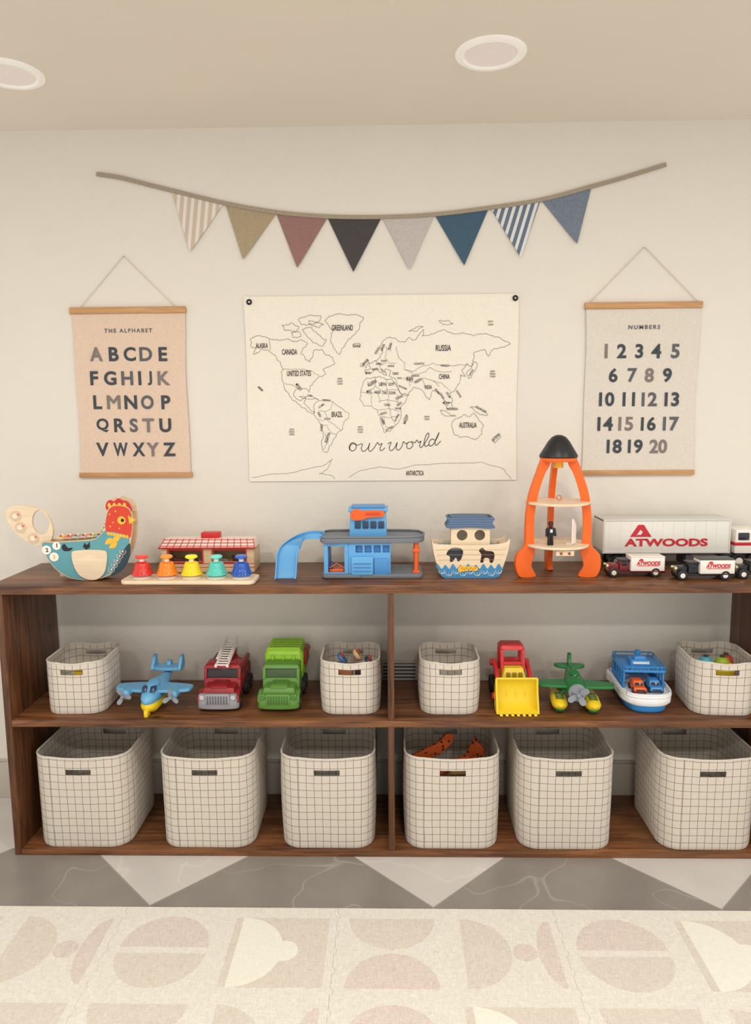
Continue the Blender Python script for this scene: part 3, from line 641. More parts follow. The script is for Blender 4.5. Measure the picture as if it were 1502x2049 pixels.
# ---- bells
e=thing('desk_bell_set','five rainbow push bells on a natural wood base','bell set',(-.622,.055,ZT+.0005),-.015)
b=MB().slab(rrect(-.213,.205,-.052,.052,.02),0,.013,PALE,.003);part('base',b,e,'natural wood base')
for k,(c,l) in enumerate((((212,52,44),'red bell'),((238,130,30),'orange bell'),((240,208,20),'yellow bell'),((84,196,180),'turquoise bell'),((38,84,176),'blue bell'))):
    x=-.157+k*.0785
    be=bpy.data.objects.new('bell',None);be.empty_display_size=.02;COL.objects.link(be);be.parent=e;be.location=(x,-.002,.013);be['label']=l
    m=P(c,.18);q9=lambda pr:[(r,z*.92) for r,z in pr]
    b=MB().lathe([(.030,0),(.031,.002),(.026,.004),(.02,.009),(.008,.011),(.0005,.011)],WHT);part('dish',b,be,'white dish under bell')
    b=MB().lathe(q9([(.0325,.011),(.034,.0125),(.033,.016),(.0285,.024),(.0255,.034),(.0235,.044),(.021,.051),(.016,.055),(.0005,.0565)]),m);part('skirt',b,be)
    b=MB().cyl((0,0,.050),(0,0,.066),.008,WHT);part('plunger',b,be,'white plunger')
    b=MB().lathe(q9([(.0005,.066),(.014,.066),(.0185,.069),(.0195,.073),(.016,.077),(.008,.078),(.0005,.078)]),P(tuple(min(255,int(q*1.08+18)) for q in c),.25));part('push_button',b,be)
# ---- red roof stable / train house
e=thing('toy_train_station','natural wood toy stable with red framed windows and striped roof','toy building',(-.606,.245,ZT+.0005),0)
b=MB();hw=.154
wins=[rrect(-.130,-.018,.035,.074,.004),rrect(.018,.126,.035,.074,.004)]
b.prism([(-hw,0),(hw,0),(hw,.083),(-hw,.083)],-.055,-.047,NAT,wins,.001)
b.box(-hw,hw,.047,.055,0,.083,NAT,.001);b.box(-hw,-hw+.008,-.047,.047,0,.083,NAT,.001);b.box(hw-.008,hw,-.047,.047,0,.083,NAT,.001);b.box(-hw+.008,hw-.008,-.047,.047,0,.008,NAT)
b.box(-.004,.004,-.047,.047,.008,.083,NAT)
for z in(.016,.028):b.box(-hw-.001,hw+.001,-.0562,-.0548,z,z+.0016,RED)
part('body',b,e)
for w_ in((-.130,-.018),(.018,.126)):
    b=MB();b.prism(rrect(w_[0]-.004,w_[1]+.004,.031,.078,.004),-.0585,-.0555,RED,[rrect(w_[0],w_[1],.035,.074,.003)],.0006);part('window_frame',b,e,'red window frame')
CR=P((236,218,208),.5)
b=MB();b.tb((-hw-.006,hw+.006,-.062,.062),.083,(-hw+.004,hw-.004,-.028,.028),.108,CR,.001)
for i in range(15):
    f=-1+2*i/14;xa=f*(hw+.004);xb=f*(hw-.006);b.tube([(xa,-.0622,.0845),(xb,-.0285,.1088)],.0011,RED,seg=5)
for w_ in(.15,.5,.85):
    y=-.062+.034*w_;z=.083+.025*w_;b.tube([(-hw-.006+.01*w_,y,z+.0012),(hw+.006-.01*w_,y,z+.0012)],.0012,RED,seg=5)
b.box(-hw-.008,hw+.008,-.064,-.058,.080,.0845,RED,.001)
part('roof',b,e,'pale roof with red grid stripes')
part('chimney',MB().box(-.03,.032,-.018,.018,.106,.127,RED,.003),e,'red block chimney')
for x,c in((-.105,(90,48,30)),(-.06,(40,34,30)),(.045,(120,116,110)),(.095,(70,40,26))):
    b=MB();m=P(c);b.prism(cr([(-.018,.0),(-.016,.02),(-.024,.034),(-.018,.042),(-.01,.032),(.012,.03),(.018,.022),(.016,.0),(.011,.0),(.009,.016),(-.008,.016),(-.012,.0)],3),-.006,.006,m,bev=.001)
    o=part('toy_horse',b,e,'small toy horse inside window');o.location=(x,-.02,.0085)
# ---- garage
BL=P((96,168,222),.35);BL2=P((70,140,204),.35);GR=P((112,118,128),.45);OR=P((228,96,30),.35)
e=thing('toy_parking_garage','blue and grey plastic toy car garage with curved slide ramp','toy garage',(-.115,.16,ZT+.0005),0)
b=MB();b.slab(rrect(-.103,.218,-.075,.08,.02),0,.014,GR,.003);b.box(-.095,.02,-.079,-.07,.002,.012,GR,.002);part('base',b,e,'grey base')
b=MB();X=lambda u:(u-711)*.00163;Z=lambda v:(1155-v)*.00163
b.prism([(X(652),.014),(X(700),.014),(X(700),Z(1084)),(X(652),Z(1084))],-.066,-.055,BL,[[(X(660),.018),(X(692),.018),(X(692),Z(1092)),(X(660),Z(1092))]],.001)
b.box(X(652),X(660),-.055,.07,.014,Z(1084),BL,.001)
wn=[rrect(X(714)+i*.0285,X(714)+i*.0285+.022,Z(1105),Z(1091),.002) for i in range(4)]
b.prism([(X(700),.014),(X(782),.014),(X(782),Z(1084)),(X(700),Z(1084))],-.064,-.054,BL,wn,.001)
b.box(X(700),X(782),-.048,.07,.014,Z(1084),BL2,.002)
b.tb((X(706),X(748),-.078,-.06),.012,(X(706),X(748),-.074,-.06),Z(1112),BL,.002);b.tb((X(750),X(778),-.074,-.06),.012,(X(750),X(778),-.07,-.06),Z(1116),BL2,.002)
for z in(.024,.036,.048):b.box(X(710),X(744),-.0795,-.075,z,z+.002,BL2)
for i in range(9):b.box(X(652)+i*.0095,X(652)+i*.0095+.002,-.0675,-.0655,Z(1092),Z(1086),BL2)
part('building',b,e,'blue building with windows')
b=MB();b.slab(cr([(X(648),-.065),(X(700),-.072),(X(800),-.072),(X(838),-.06),(X(848),-.02),(X(846),.03),(X(820),.072),(X(700),.078),(X(650),.06)],4),Z(1086),Z(1076),GR,.002)
b.tube([(x,y,Z(1074)) for x,y in cr([(X(649),-.064),(X(700),-.071),(X(800),-.071),(X(838),-.059),(X(847),-.02),(X(845),.03),(X(820),.071),(X(700),.077),(X(650),.059)],4)],.0035,GR,True)
part('deck',b,e,'grey parking deck')
b=MB();b.tb((X(701),X(775),-.035,.045),Z(1078),(X(703),X(773),-.03,.045),Z(1026),BL,.003)
for i in range(4):b.box(X(712)+i*.025,X(712)+i*.025+.019,-.0385,-.030,Z(1060),Z(1046),P((40,62,92),.2),.002)
b.box(X(699),X(777),-.04,.05,Z(1027),Z(1021),BL,.002);b.box(X(705),X(771),-.03,.04,Z(1021),Z(1017),BL2,.002);part('tower',b,e,'blue control tower')
b=MB().prism(cr([(X(704),Z(1038)),(X(706),Z(1025)),(X(716),Z(1021)),(X(730),Z(1024)),(X(766),Z(1024)),(X(768),Z(1036)),(X(740),Z(1038)),(X(728),Z(1042)),(X(712),Z(1043))],4),-.046,-.040,OR,bev=.001)
b.box(X(733),X(762),-.0468,-.0455,Z(1034),Z(1028),P((206,66,30)));part('sign',b,e,'orange sign board')
b=MB();b.cyl((X(832),-.045,.012),(X(832),-.045,Z(1086)),.008,OR);b.box(X(832)-.011,X(832)+.011,-.056,-.034,Z(1106),Z(1098),OR,.002);b.box(X(832)-.011,X(832)+.011,-.056,-.034,.013,.02,OR,.002);part('column',b,e,'orange support column')
b=MB();b.cyl((X(832),.05,.012),(X(832),.05,Z(1086)),.006,OR);part('column',b,e,'orange support column')
b=MB();b.box(X(661),X(691),-.05,.0,.014,.026,OR,.003);b.box(X(664),X(668),-.05,-.04,.026,.05,P((40,70,120)),.001);b.tube([(X(662),-.05,.03),(X(676),-.05,.045),(X(690),-.05,.03)],.002,OR);part('car_lift',b,e,'orange car lift')
b=MB();path=cr([(X(650),Z(1079)),(X(630),Z(1078)),(X(607),Z(1080)),(X(590),Z(1090)),(X(581),Z(1106)),(X(579),Z(1128)),(X(578),Z(1146)),(X(577),Z(1154))],6,False)
vs=[];fs=[];n=len(path)
for i,(x,z) in enumerate(path):
    tt=i/(n-1);yc=-.02-.05*tt;wv=.034
    k=min(1,max(0,(tt-.15)/.35));k=k*k*(3-2*k)
    wx,wy=k,math.sqrt(1-k*k)
    for s_,h_ in((-1,.016),(-1,0),(1,0),(1,.016),(.88,.016),(.88,.003),(-.88,.003),(-.88,.016)):
        vs.append((x+s_*wx*wv,yc+(-s_)*wy*wv-h_*k,z+h_*(1-k)))
for i in range(n-1):
    for k in range(8):
        a,b_=8*i+k,8*i+(k+1)%8;fs.append([a,b_,b_+8,a+8])
fs.append(list(range(8)));fs.append([8*(n-1)+k for k in range(8)][::-1])
b.add(vs,fs,BL);part('slide_ramp',b,e,'light blue curved slide')
# ---- ark
e=thing('toy_ark','wooden toy ark with striped navy roof and painted blue waves','toy boat',(.252,.145,ZT+.0005),0)
d=Dm(940,1150,.0016);X=lambda u:(u-940)*.0016;Z=lambda v:(1150-v)*.0016
hull=cr([(864,1072),(870,1082),(895,1084),(940,1085),(985,1084),(1010,1080),(1018,1072),(1015,1095),(1008,1120),(1000,1140),(990,1149),(940,1151),(890,1149),(880,1135),(870,1110)],4)
h1=cr([(893,1104),(898,1094),(908,1090),(922,1092),(926,1100),(922,1114),(916,1118),(912,1110),(906,1118),(900,1118),(900,1108)],3)
h2=cr([(957,1096),(964,1090),(970,1096),(984,1098),(988,1106),(985,1120),(979,1120),(977,1112),(968,1112),(966,1120),(960,1119),(962,1104)],3)
b=MB();b.prism(d(hull),-.05,-.038,PALE,[d(h1),d(h2)],.0012);b.prism(d(hull),.038,.05,PALE,(),.0012)
b.box(X(884),X(996),-.038,.038,.004,.012,NAT);b.box(X(872),X(878),-.038,.038,.045,Z(1086),NAT);b.box(X(1002),X(1008),-.038,.038,.045,Z(1086),NAT);b.box(X(878),X(1002),-.038,.038,Z(1094),Z(1090),P((120,160,190)))
for v in(1094,1104,1114):
    b.tube([(X(872+(v-1094)*.25),-.0503,Z(v)),(X(1010-(v-1094)*.3),-.0503,Z(v))],.0005,P((170,140,100)),seg=4)
wv=[(873,1126)]
for k in range(9):wv+=[(876+k*15,1122+2*(k%2)),(884+k*15,1132)]
wv+=[(1008,1124),(1000,1142),(990,1150),(940,1152),(890,1150),(880,1138)]
b.prism(d(cr(wv,4)),-.0515,-.0498,P((64,138,190)))
for k in range(9):
    u=884+k*14;v=1137+4*(k%2)
    b.tube([(x,-.0520,z) for x,z in d(circ(u,v,6,5,14,-.5,pi+.5))],.0007,WHT,seg=5);b.tube([(x,-.0520,z) for x,z in d(circ(u+2,v+1,3,2.5,10,-.5,pi+.8))],.0006,WHT,seg=5)
part('hull',b,e,'natural plank hull with blue waves and animal cut-outs')
for h_,c in((h1,(44,50,58)),(h2,(58,32,22))):b=MB();b.prism(d(h_),-.034,-.028,P(c));part('animal_figure',b,e,'dark animal behind cut-out')
b=MB().prism(d(cr([(916,1132),(922,1125),(932,1127),(945,1126),(955,1130),(952,1136),(938,1135),(926,1137),(918,1138)],4)),-.0545,-.0525,YL)
for k in range(7):b.prism(d(circ(924+k*4.2,1130+(k%2)*2.5,1,None,8)),-.055,-.054,BLK)
part('cheetah_figure',b,e,'yellow spotted cheetah')
b=MB();b.prism(d([(903,1050),(980,1050),(980,1088),(903,1088)]),-.03,-.022,PALE,[d(circ(925,1067,10.5)),d(circ(960,1067,10.5))],.001)
b.box(X(903),X(980),.022,.03,Z(1088),Z(1050),PALE,.001);b.box(X(903),X(908),-.022,.022,Z(1088),Z(1050),PALE);b.box(X(975),X(980),-.022,.022,Z(1088),Z(1050),PALE);part('cabin',b,e,'natural wood cabin with round windows')
NAVY=striped('navy_stripe_roof',(30,48,84),(90,116,150),5,Z(1053),Z(1030),.86,2,0)
b=MB();b.prism(d(cr([(895,1052),(898,1040),(897,1031),(930,1029),(985,1031),(984,1042),(987,1053),(940,1051)],4)),-.040,.040,NAVY,bev=.002);part('roof',b,e,'navy roof with thin white stripes')
# ---- rocket
RX,RY=.528,.125
e=thing('toy_rocket','orange wooden toy rocket with black nose cone and plywood decks','toy rocket',(RX,RY,ZT+.0005),0)
ORG=P((240,104,22),.4)
k=.00161;Z=lambda v:(1157-v)*.001575
leg=[(20,919),(35,919),(48,950),(60,985),(66,1020),(68,1055),(68,1085),(73,1098),(86,1112),(88,1135),(82,1152),(74,1157),(47,1157),(46,1150),(54,1136),(52,1122),(48,1108),(48,1100),(50,1085),(51,1050),(48,1015),(41,982),(30,950),(20,932)]
leg=cr([(r*k*.97,Z(v)) for r,v in leg],4)
for a in(192,348,90):
    b=MB();b.T=Matrix.Rotation(math.radians(a),4,'Z');b.prism(leg,-.0085,.0085,ORG,bev=.0015);part('fin_leg',b,e,'orange painted leg')
b=MB().lathe([(.001,Z(917)),(.058,Z(917)),(.0595,Z(915)),(.0585,Z(912)),(.047,Z(900)),(.034,Z(886)),(.022,Z(877)),(.010,Z(873)),(.001,Z(872.5))],P((28,29,33),.4));part('nose_cone',b,e,'black nose cone')
b=MB().lathe([(.001,Z(925)),(.055,Z(925)),(.057,Z(923)),(.057,Z(918)),(.055,Z(917)),(.001,Z(917))],ORG);part('collar',b,e)
b=MB().cyl((0,0,Z(938)),(0,0,Z(925)),.016,YL);part('knob',b,e,'yellow wooden knob')
b=MB().slab(circ(0,0,.100,None,48),Z(1009),Z(1004),PALE,.001,[circ(0,-.0,.012)]);part('deck',b,e,'plywood deck')
b=MB().slab(circ(0,0,.100,None,48),Z(1094),Z(1089),PALE,.001);part('deck',b,e,'plywood deck')
b=MB().tube([(x,-.02,z+Z(1003)+.01) for x,z in circ(0,0,.008,.008,20)],.0016,P((190,120,60)),True);part('ring',b,e,'wooden ring')
b=MB().box(-.02,.035,-.09,-.07,Z(1106),Z(1096),PALE,.001)
for x in(-.005,.02):b.cyl((x,-.094,Z(1101)),(x,-.089,Z(1101)),.004,P((150,60,30)))
part('bracket',b,e,'wooden block under deck')
b=MB();m=P((22,22,24),.5);b.tb((-.009,-.001,-.005,.005),0,(-.008,-.001,-.004,.004),.03,m,.001);b.tb((.001,.009,-.005,.005),0,(.001,.008,-.004,.004),.03,m,.001);b.tb((-.01,.01,-.006,.006),.029,(-.012,.012,-.006,.006),.055,m,.002)
b.cyl((-.013,0,.052),(-.015,-.004,.028),.0035,m);b.cyl((.013,0,.052),(.015,-.004,.028),.0035,m);b.ball((0,0,.062),(.0065,.0065,.008),P((60,40,30)));b.lathe([(.009,.066),(.008,.068),(.006,.074),(.001,.075)],m);b.box(-.004,.004,-.0068,-.0055,.04,.05,P((220,220,220)))
solo('toy_figure',b,'small black toy figure standing on rocket deck','toy figure',(RX-.03,.075,ZT+Z(1089)+.001),.2)
b=MB().prism([(-.012,0),(.012,0),(.012,.06),(-.008,.083),(-.012,.08)],-.002,.002,WHT,bev=.0005);b.box(-.012,.012,-.002,.02,0,.003,WHT)
solo('toy_door_panel',b,'white toy panel standing on rocket deck','toy',(RX+.045,.085,ZT+Z(1089)+.001),.9)
# ---- semi truck
def wheel(b,x,y,r,w,tm=BLK,hm=None,axis='x'):
    R=Matrix.Rotation(pi/2,4,'Y') if axis=='x' else Matrix.Rotation(pi/2,4,'X')
    M_=Matrix.Translation((x,y,r))@R
    b.lathe([(r*.55,-w/2),(r*.9,-w/2),(r,-w*.35),(r,w*.35),(r*.9,w/2),(r*.55,w/2),(r*.5,w*.4),(r*.5,-w*.4)],tm,M_,24)
    b.lathe([(.0003,-w*.42),(r*.3,-w*.46),(r*.54,-w*.38),(r*.54,w*.38),(r*.3,w*.46),(r*.0,w*.42)],hm or GRY,M_,20)
AR=P((196,30,44),.4)
def logo(b,x,z,w,y,big=False):
    if big:
        h=.040;cx=x-w*.30;ww=.070;z1=z+.010
        b.prism([(cx-ww/2,z1),(cx-ww*.26,z1),(cx-ww*.02,z1+h*.62),(cx+ww*.1,z1+h*.4),(cx+ww*.0,z1+h*.16),(cx-ww*.16,z1+h*.16),(cx-ww*.26,z1),(cx+ww*.5,z1),(cx+ww*.12,z1+h),(cx-ww*.14,z1+h)],y-.0008,y,AR)
        b.text('ATWOODS',x+.002,z-.009,.026,AR,w=w,y=y-.0004,bold=.04)
    else:
        b.text('ATWOODS',x,z,.013,AR,w=w,y=y-.0004,bold=.04,shear=.2);b.prism([(x-w*.45,z-.009),(x+w*.45,z-.009),(x+w*.45,z-.0075),(x-w*.45,z-.0075)],y-.0006,y,AR);b.prism([(x-w*.42,z+.0075),(x-w*.2,z+.0075),(x-w*.25,z+.014),(x-w*.34,z+.014)],y-.0006,y,AR)
e=thing('toy_semi_truck','white toy semi truck with long box trailer and red lettering','toy truck',(.702,.27,ZT+.0005),0)
b=MB();TW=P((228,226,218),.35);TL=.418;TT=.166;b.box(0,TL,-.055,.055,.055,TT,TW,.002);b.box(.0,TL,-.0565,.0565,TT-.006,TT+.0015,P((206,206,200),.3),.001);b.box(0,TL,-.0565,.0565,.053,.06,P((200,200,196),.3),.001)
for x in(.003,TL-.006):b.box(x,x+.004,-.0568,.0568,.055,TT,P((214,212,206),.3),.0005)
for i in range(11):b.box(.02+i*.035,.0212+i*.035,-.0553,-.0549,.06,TT-.006,P((216,214,206)))
logo(b,.205,.099,.272,-.0562,True);part('trailer',b,e,'white box trailer with red block lettering')
b=MB();b.box(.02,.41,-.03,.03,.045,.055,DGR,.001);b.box(.28,.30,-.04,.04,.01,.045,DGR,.001);part('trailer_frame',b,e,'dark underframe')
for x in(.05,.10):
    for y in(-.042,.042):b=MB();wheel(b,x,y,.024,.022,BLK,GRY,'y');part('wheel',b,e,'black trailer wheel')
b=MB();b.box(.40,.66,-.03,.03,.035,.05,DGR,.001)
b.tb((.433,.55,-.052,.052),.05,(.438,.535,-.048,.048),.130,WHT,.006);b.tb((.545,.63,-.04,.04),.05,(.545,.622,-.036,.036),.10,WHT,.006)
b.box(.4325,.552,-.053,.053,.078,.088,AR,.001);b.box(.55,.63,-.042,.042,.072,.079,AR,.001)
b.box(.49,.53,-.0535,.0535,.096,.12,P((40,46,54),.15),.002);b.box(.445,.48,-.0535,.0535,.096,.12,P((40,46,54),.15),.002)
part('cab',b,e,'white cab with red stripe')
for x in(.45,.50,.61):
    for y in(-.045,.045):b=MB();wheel(b,x,y,.025,.022,BLK,WHT,'y');part('wheel',b,e,'cab wheel')
def vintage(loc,rz,cab,label,box_w):
    e=thing('toy_delivery_truck',label,'toy truck',loc,rz,'small vintage toy delivery trucks')
    cm=P(cab,.25)
    b=MB();b.box(-.088,.09,-.022,.022,.014,.02,BLK,.001)
    b.tb((-.088,-.052,-.014,.014),.02,(-.086,-.052,-.012,.012),.043,cm,.003);b.tb((-.054,-.024,-.02,.02),.02,(-.05,-.024,-.018,.018),.052,cm,.002)
    b.box(-.055,-.02,-.022,.022,.052,.056,BLK,.0015);b.box(-.046,-.03,-.0205,.0205,.037,.05,P((30,30,34),.1),.001)
    for y in(-.018,.018):
        b.tube([(x,y*1.15,z) for x,z in circ(-.072,.014,.018,.017,12,0.1,pi-.1)],.0022,cm,seg=6);b.box(-.055,-.02,y*1.15-.003,y*1.15+.003,.014,.016,cm)
    part('cab',b,e,'vintage cab and hood')
    b=MB();b.box(-.09,-.087,-.013,.013,.02,.042,P((200,190,150),.2,metal=.8),.001)
    for y in(-.014,.014):b.cyl((-.094,y,.036),(-.087,y,.036),.0045,P((225,215,180),.2,metal=.6))
    part('radiator',b,e,'brass grille and headlamps')
    b=MB();b.box(-.02,.085,-.027,.027,.021,.064,WHT,.001);b.box(-.021,.086,-.028,.028,.064,.067,WHT if cab[0]>100 else DGR,.001);b.box(-.021,.086,-.028,.028,.018,.022,cm,.001);logo(b,.034,.046,.075,-.0275);part('cargo_box',b,e,'white cargo box with red lettering')
    for x in(-.072,.058):
        for y in(-.024,.024):
            b=MB();wheel(b,x,y,.0155,.007,BLK,P((214,205,180)) if cab[0]>100 else WHT,'y');part('wheel',b,e)
vintage((.775,.115,ZT+.0005),0,(118,26,30),'small vintage toy delivery truck with maroon cab and white box',0)
vintage((.972,.07,ZT+.0005),0,(24,24,28),'small vintage toy delivery truck with black cab and white box',0)
vintage((1.165,.085,ZT+.0005),0,(30,30,34),'small vintage toy delivery truck with dark cab',0)
# ================================================================== MIDDLE SHELF TOYS
def big_truck(e,cm,gm,wm,hub,win):
    b=MB();b.box(-.045,.045,-.105,.125,.022,.04,DGR,.003);part('chassis',b,e,'dark chassis')
    b=MB();b.slab(cr([(-.066,-.105),(-.062,-.122),(-.03,-.13),(.03,-.13),(.062,-.122),(.066,-.105),(.05,-.1),(-.05,-.1)],4),.012,.046,gm,.004)
    b.box(-.040,.040,-.1325,-.118,.026,.064,gm,.004)
    for i in range(8):b.box(-.033+i*.0088,-.029+i*.0088,-.1345,-.131,.031,.058,P((96,96,100)) if gm is not cm else P((64,106,46)),.0008)
    for x in(-.050,.050):b.box(x-.011,x+.011,-.129,-.110,.042,.062,gm,.004);b.cyl((x,-.131,.052),(x,-.127,.052),.0075,P((190,190,192)) if gm is not cm else P((76,120,52)))
    part('bumper',b,e,'grey grille and bumper' if gm is not cm else None)
    b=MB();b.tb((-.058,.058,-.118,-.04),.04,(-.05,.05,-.108,-.04),.078,cm,.008)
    for s_ in(-1,1):
        b.side(cr([(-.122,.034),(-.118,.05),(-.1,.062),(-.075,.062),(-.058,.048),(-.052,.034),(-.06,.034),(-.072,.05),(-.1,.05),(-.112,.034)],4),*sorted((s_*.044,s_*.067)),cm,.002)
    b.tb((-.03,.03,-.112,-.05),.076,(-.026,.026,-.1,-.05),.085,cm,.003);part('hood',b,e)
    b=MB();b.tb((-.061,.061,-.06,.015),.045,(-.061,.061,-.052,.015),.09,cm,.004);b.box(-.056,.056,-.03,.012,.088,.12,cm,.003)
    for x in(-.056,.056):b.tb((x-.005,x+.005,-.055,-.043),.086,(x-.005,x+.005,-.046,-.034),.125,cm,.001)
    b.tb((-.061,.061,-.052,.018),.12,(-.056,.056,-.044,.016),.134,cm,.005);part('cab',b,e)
    b=MB();b.tb((-.051,.051,-.0515,-.028),.090,(-.051,.051,-.0425,-.028),.121,win,.002)
    for s_ in(-1,1):b.box(*sorted((s_*.054,s_*.0585)),-.030,.005,.093,.118,win,.002)
    part('window',b,e,'dark window opening')
    for x in(-.056,.056):
        for y in(-.085,.045,.098):
            b=MB();wheel(b,x,y,.026,.024,wm,hub);part('wheel',b,e)
DW=P((36,32,34),.25)
FR_=P((148,30,38),.38)
e=thing('toy_fire_truck','dark red plastic toy fire truck with white ladder','toy fire truck',(-.558,.185,ZM+.0005),0)
big_truck(e,FR_,P((150,150,156),.45),P((30,30,32),.6),P((150,34,40)),DW)
b=MB();b.tb((-.06,.06,.02,.125),.045,(-.056,.056,.02,.122),.10,FR_,.004);b.box(-.058,-.046,.022,.12,.1,.120,FR_,.003);b.box(.046,.058,.022,.12,.1,.120,FR_,.003)
for y in(.035,.06,.085,.11):b.box(.0575,.0605,y-.009,y+.009,.055,.092,P((120,22,30)),.001)
b.cyl((.03,.05,.1),(.03,.05,.126),.012,FR_);part('rear_body',b,e)
b=MB();LW=P((232,228,222),.4)
A=Vector((.004,-.075,.138));B=Vector((.0,.110,.166))
for x in(-.019,.019):
    b.box(A.x+x-.003,A.x+x+.003,A.y,A.y+.01,A.z-.004,A.z+.006,LW);b.tube([(A.x+x,A.y,A.z),(B.x+x,B.y,B.z)],.0045,LW,seg=6);b.tube([(A.x+x,A.y+.02,A.z+.02),(B.x+x,B.y+.01,B.z+.012)],.003,LW,seg=6)
for i in range(11):
    p_=A.lerp(B,(i+.5)/11);b.cyl((p_.x-.019,p_.y,p_.z),(p_.x+.019,p_.y,p_.z),.0028,LW,seg=8)
part('ladder',b,e,'white extension ladder')
b=MB();b.cyl((0,.06,.10),(0,.06,.13),.03,FR_);b.box(-.022,.022,.04,.09,.13,.150,FR_,.004);b.box(-.045,.045,-.03,-.01,.13,.138,FR_,.003);part('turntable',b,e)
# ---- green dump truck
GN=P((92,140,58),.4);LM=P((140,190,28),.38)
e=thing('toy_dump_truck','green plastic toy truck with ribbed lime green cargo box','toy truck',(-.363,.185,ZM+.0005),0)
big_truck(e,GN,GN,P((38,44,36),.6),P((96,140,60)),P((58,84,44),.4))
b=MB();b.tb((-.058,.058,.004,.13),.06,(-.06,.06,.008,.13),.150,LM,.004)
b.tb((-.062,.062,.004,.132),.147,(-.052,.052,.018,.122),.168,LM,.006)
for i in range(5):
    y=.02+i*.025;b.box(-.064,.064,y-.004,y+.004,.066,.153,LM,.002);b.tb((-.0635,.0635,y-.004,y+.004),.149,(-.054,.054,y-.004,y+.004),.172,LM,.002)
for x in(-.035,0,.035):b.box(x-.004,x+.004,.0,.008,.066,.149,LM,.002)
part('cargo_box',b,e,'lime green ribbed cargo box')
b=MB();r_=P((150,36,36),.4);b.box(.060,.074,.05,.125,.10,.150,r_,.003);b.cyl((.07,.06,.14),(.07,.12,.14),.009,r_);part('side_arm',b,e,'dark red side handle')
# ---- blue seaplane
def body_y(b,prof,mat,cz,sx=1,sz=1,x=0):
    vs=[];fs=[];n=20
    for y,r,dz in prof:
        for k in range(n):
            a=2*pi*k/n;vs.append((x+r*sx*math.cos(a),y,cz+dz+r*sz*math.sin(a)))
    for i in range(len(prof)-1):
        for k in range(n):
            l=(k+1)%n;fs.append([i*n+k,i*n+l,(i+1)*n+l,(i+1)*n+k])
    fs.append(list(range(n))[::-1]);fs.append([(len(prof)-1)*n+k for k in range(n)]);return b.add(vs,fs,mat)
def prop(b,x,y,z,R,n,mat,a0=.3,w=.2):
    for k in range(n):
        a=a0+2*pi*k/n;T0=b.T.copy();b.T=T0@Matrix.Translation((x,y,z))@Matrix.Rotation(-a,4,'Y')@Matrix.Rotation(.25,4,'X')
        b.prism(cr([(-R*.06,0),(-R*w,R*.45),(-R*w,R*.85),(0,R),(R*w,R*.85),(R*w,R*.45),(R*.06,0)],4),-.0015,.0015,mat,bev=.0005);b.T=T0
    b.cyl((x,y-.008,z),(x,y+.008,z),R*.2,mat,R*.24)
    b.ball((x,y-.008,z),(R*.19,R*.25,R*.19),mat)
SB=P((104,172,216),.38);PY=P((236,204,40),.38);PG=P((134,142,152),.4)
e=thing('toy_seaplane','light blue plastic toy seaplane with yellow hull and grey propellers','toy plane',(-.775,.135,ZM+.0005),-.04)
b=MB();body_y(b,[(-.112,.004,-.004),(-.106,.014,-.002),(-.09,.024,0),(-.06,.032,.002),(-.02,.034,.004),(.03,.028,.008),(.08,.017,.014),(.125,.009,.022)],SB,.052,1,.9);b.loft(circ(0,0,.023,.04),[(.072,1,1,0,-.045),(.087,.9,.85,0,-.04),(.094,.6,.6,0,-.035)],SB);part('fuselage',b,e)
b=MB();body_y(b,[(-.112,.003,.006),(-.104,.016,.002),(-.08,.029,0),(-.02,.031,.001),(.03,.022,.006)],PY,.026,1,.82);b.box(-.006,.006,-.116,-.088,.0,.022,PY,.002);part('hull',b,e,'yellow hull')
b=MB()
for x in(-.013,.013):b.tb((x-.008,x+.008,-.0905,-.06),.073,(x-.008,x+.008,-.078,-.06),.088,P((40,60,90),.2),.002)
for s_ in(-1,1):
    for y in(-.05,-.03,-.01):b.cyl((s_*.029,y,.06),(s_*.0325,y,.06),.006,P((50,76,110),.2),seg=12)
part('window',b,e,'dark cockpit windows')
wing=cr([(-.125,-.03),(-.115,-.052),(-.06,-.064),(0,-.066),(.06,-.064),(.115,-.052),(.125,-.03),(.12,-.008),(.06,.006),(0,.01),(-.06,.006),(-.12,-.008)],5)
b=MB().slab(wing,.062,.073,SB,.003)
for x in(-.078,.078):body_y(b,[(-.092,.007,0),(-.084,.015,0),(-.05,.016,0),(-.01,.009,0),(.01,.003,0)],SB,.063,1,1,x)
part('wing',b,e)
for x in(-.078,.078):
    b=MB();prop(b,x,-.096,.062,.030,3,PG,.5 if x<0 else 0,.22);part('propeller',b,e,'grey propeller')
b=MB();b.side(cr([(.06,.06),(.10,.09),(.112,.108),(.128,.110),(.132,.095),(.13,.07),(.1,.06)],5),-.008,.008,SB,.003)
b.slab(cr([(-.052,.10),(-.045,.08),(0,.072),(.045,.08),(.052,.10),(.050,.120),(0,.128),(-.050,.120)],4),.086,.097,SB,.003)
for s_ in(-1,1):b.side(cr([(.076,.088),(.092,.114),(.104,.130),(.122,.130),(.124,.088)],4),*sorted((s_*.042,s_*.053)),SB,.003)
part('tail',b,e)
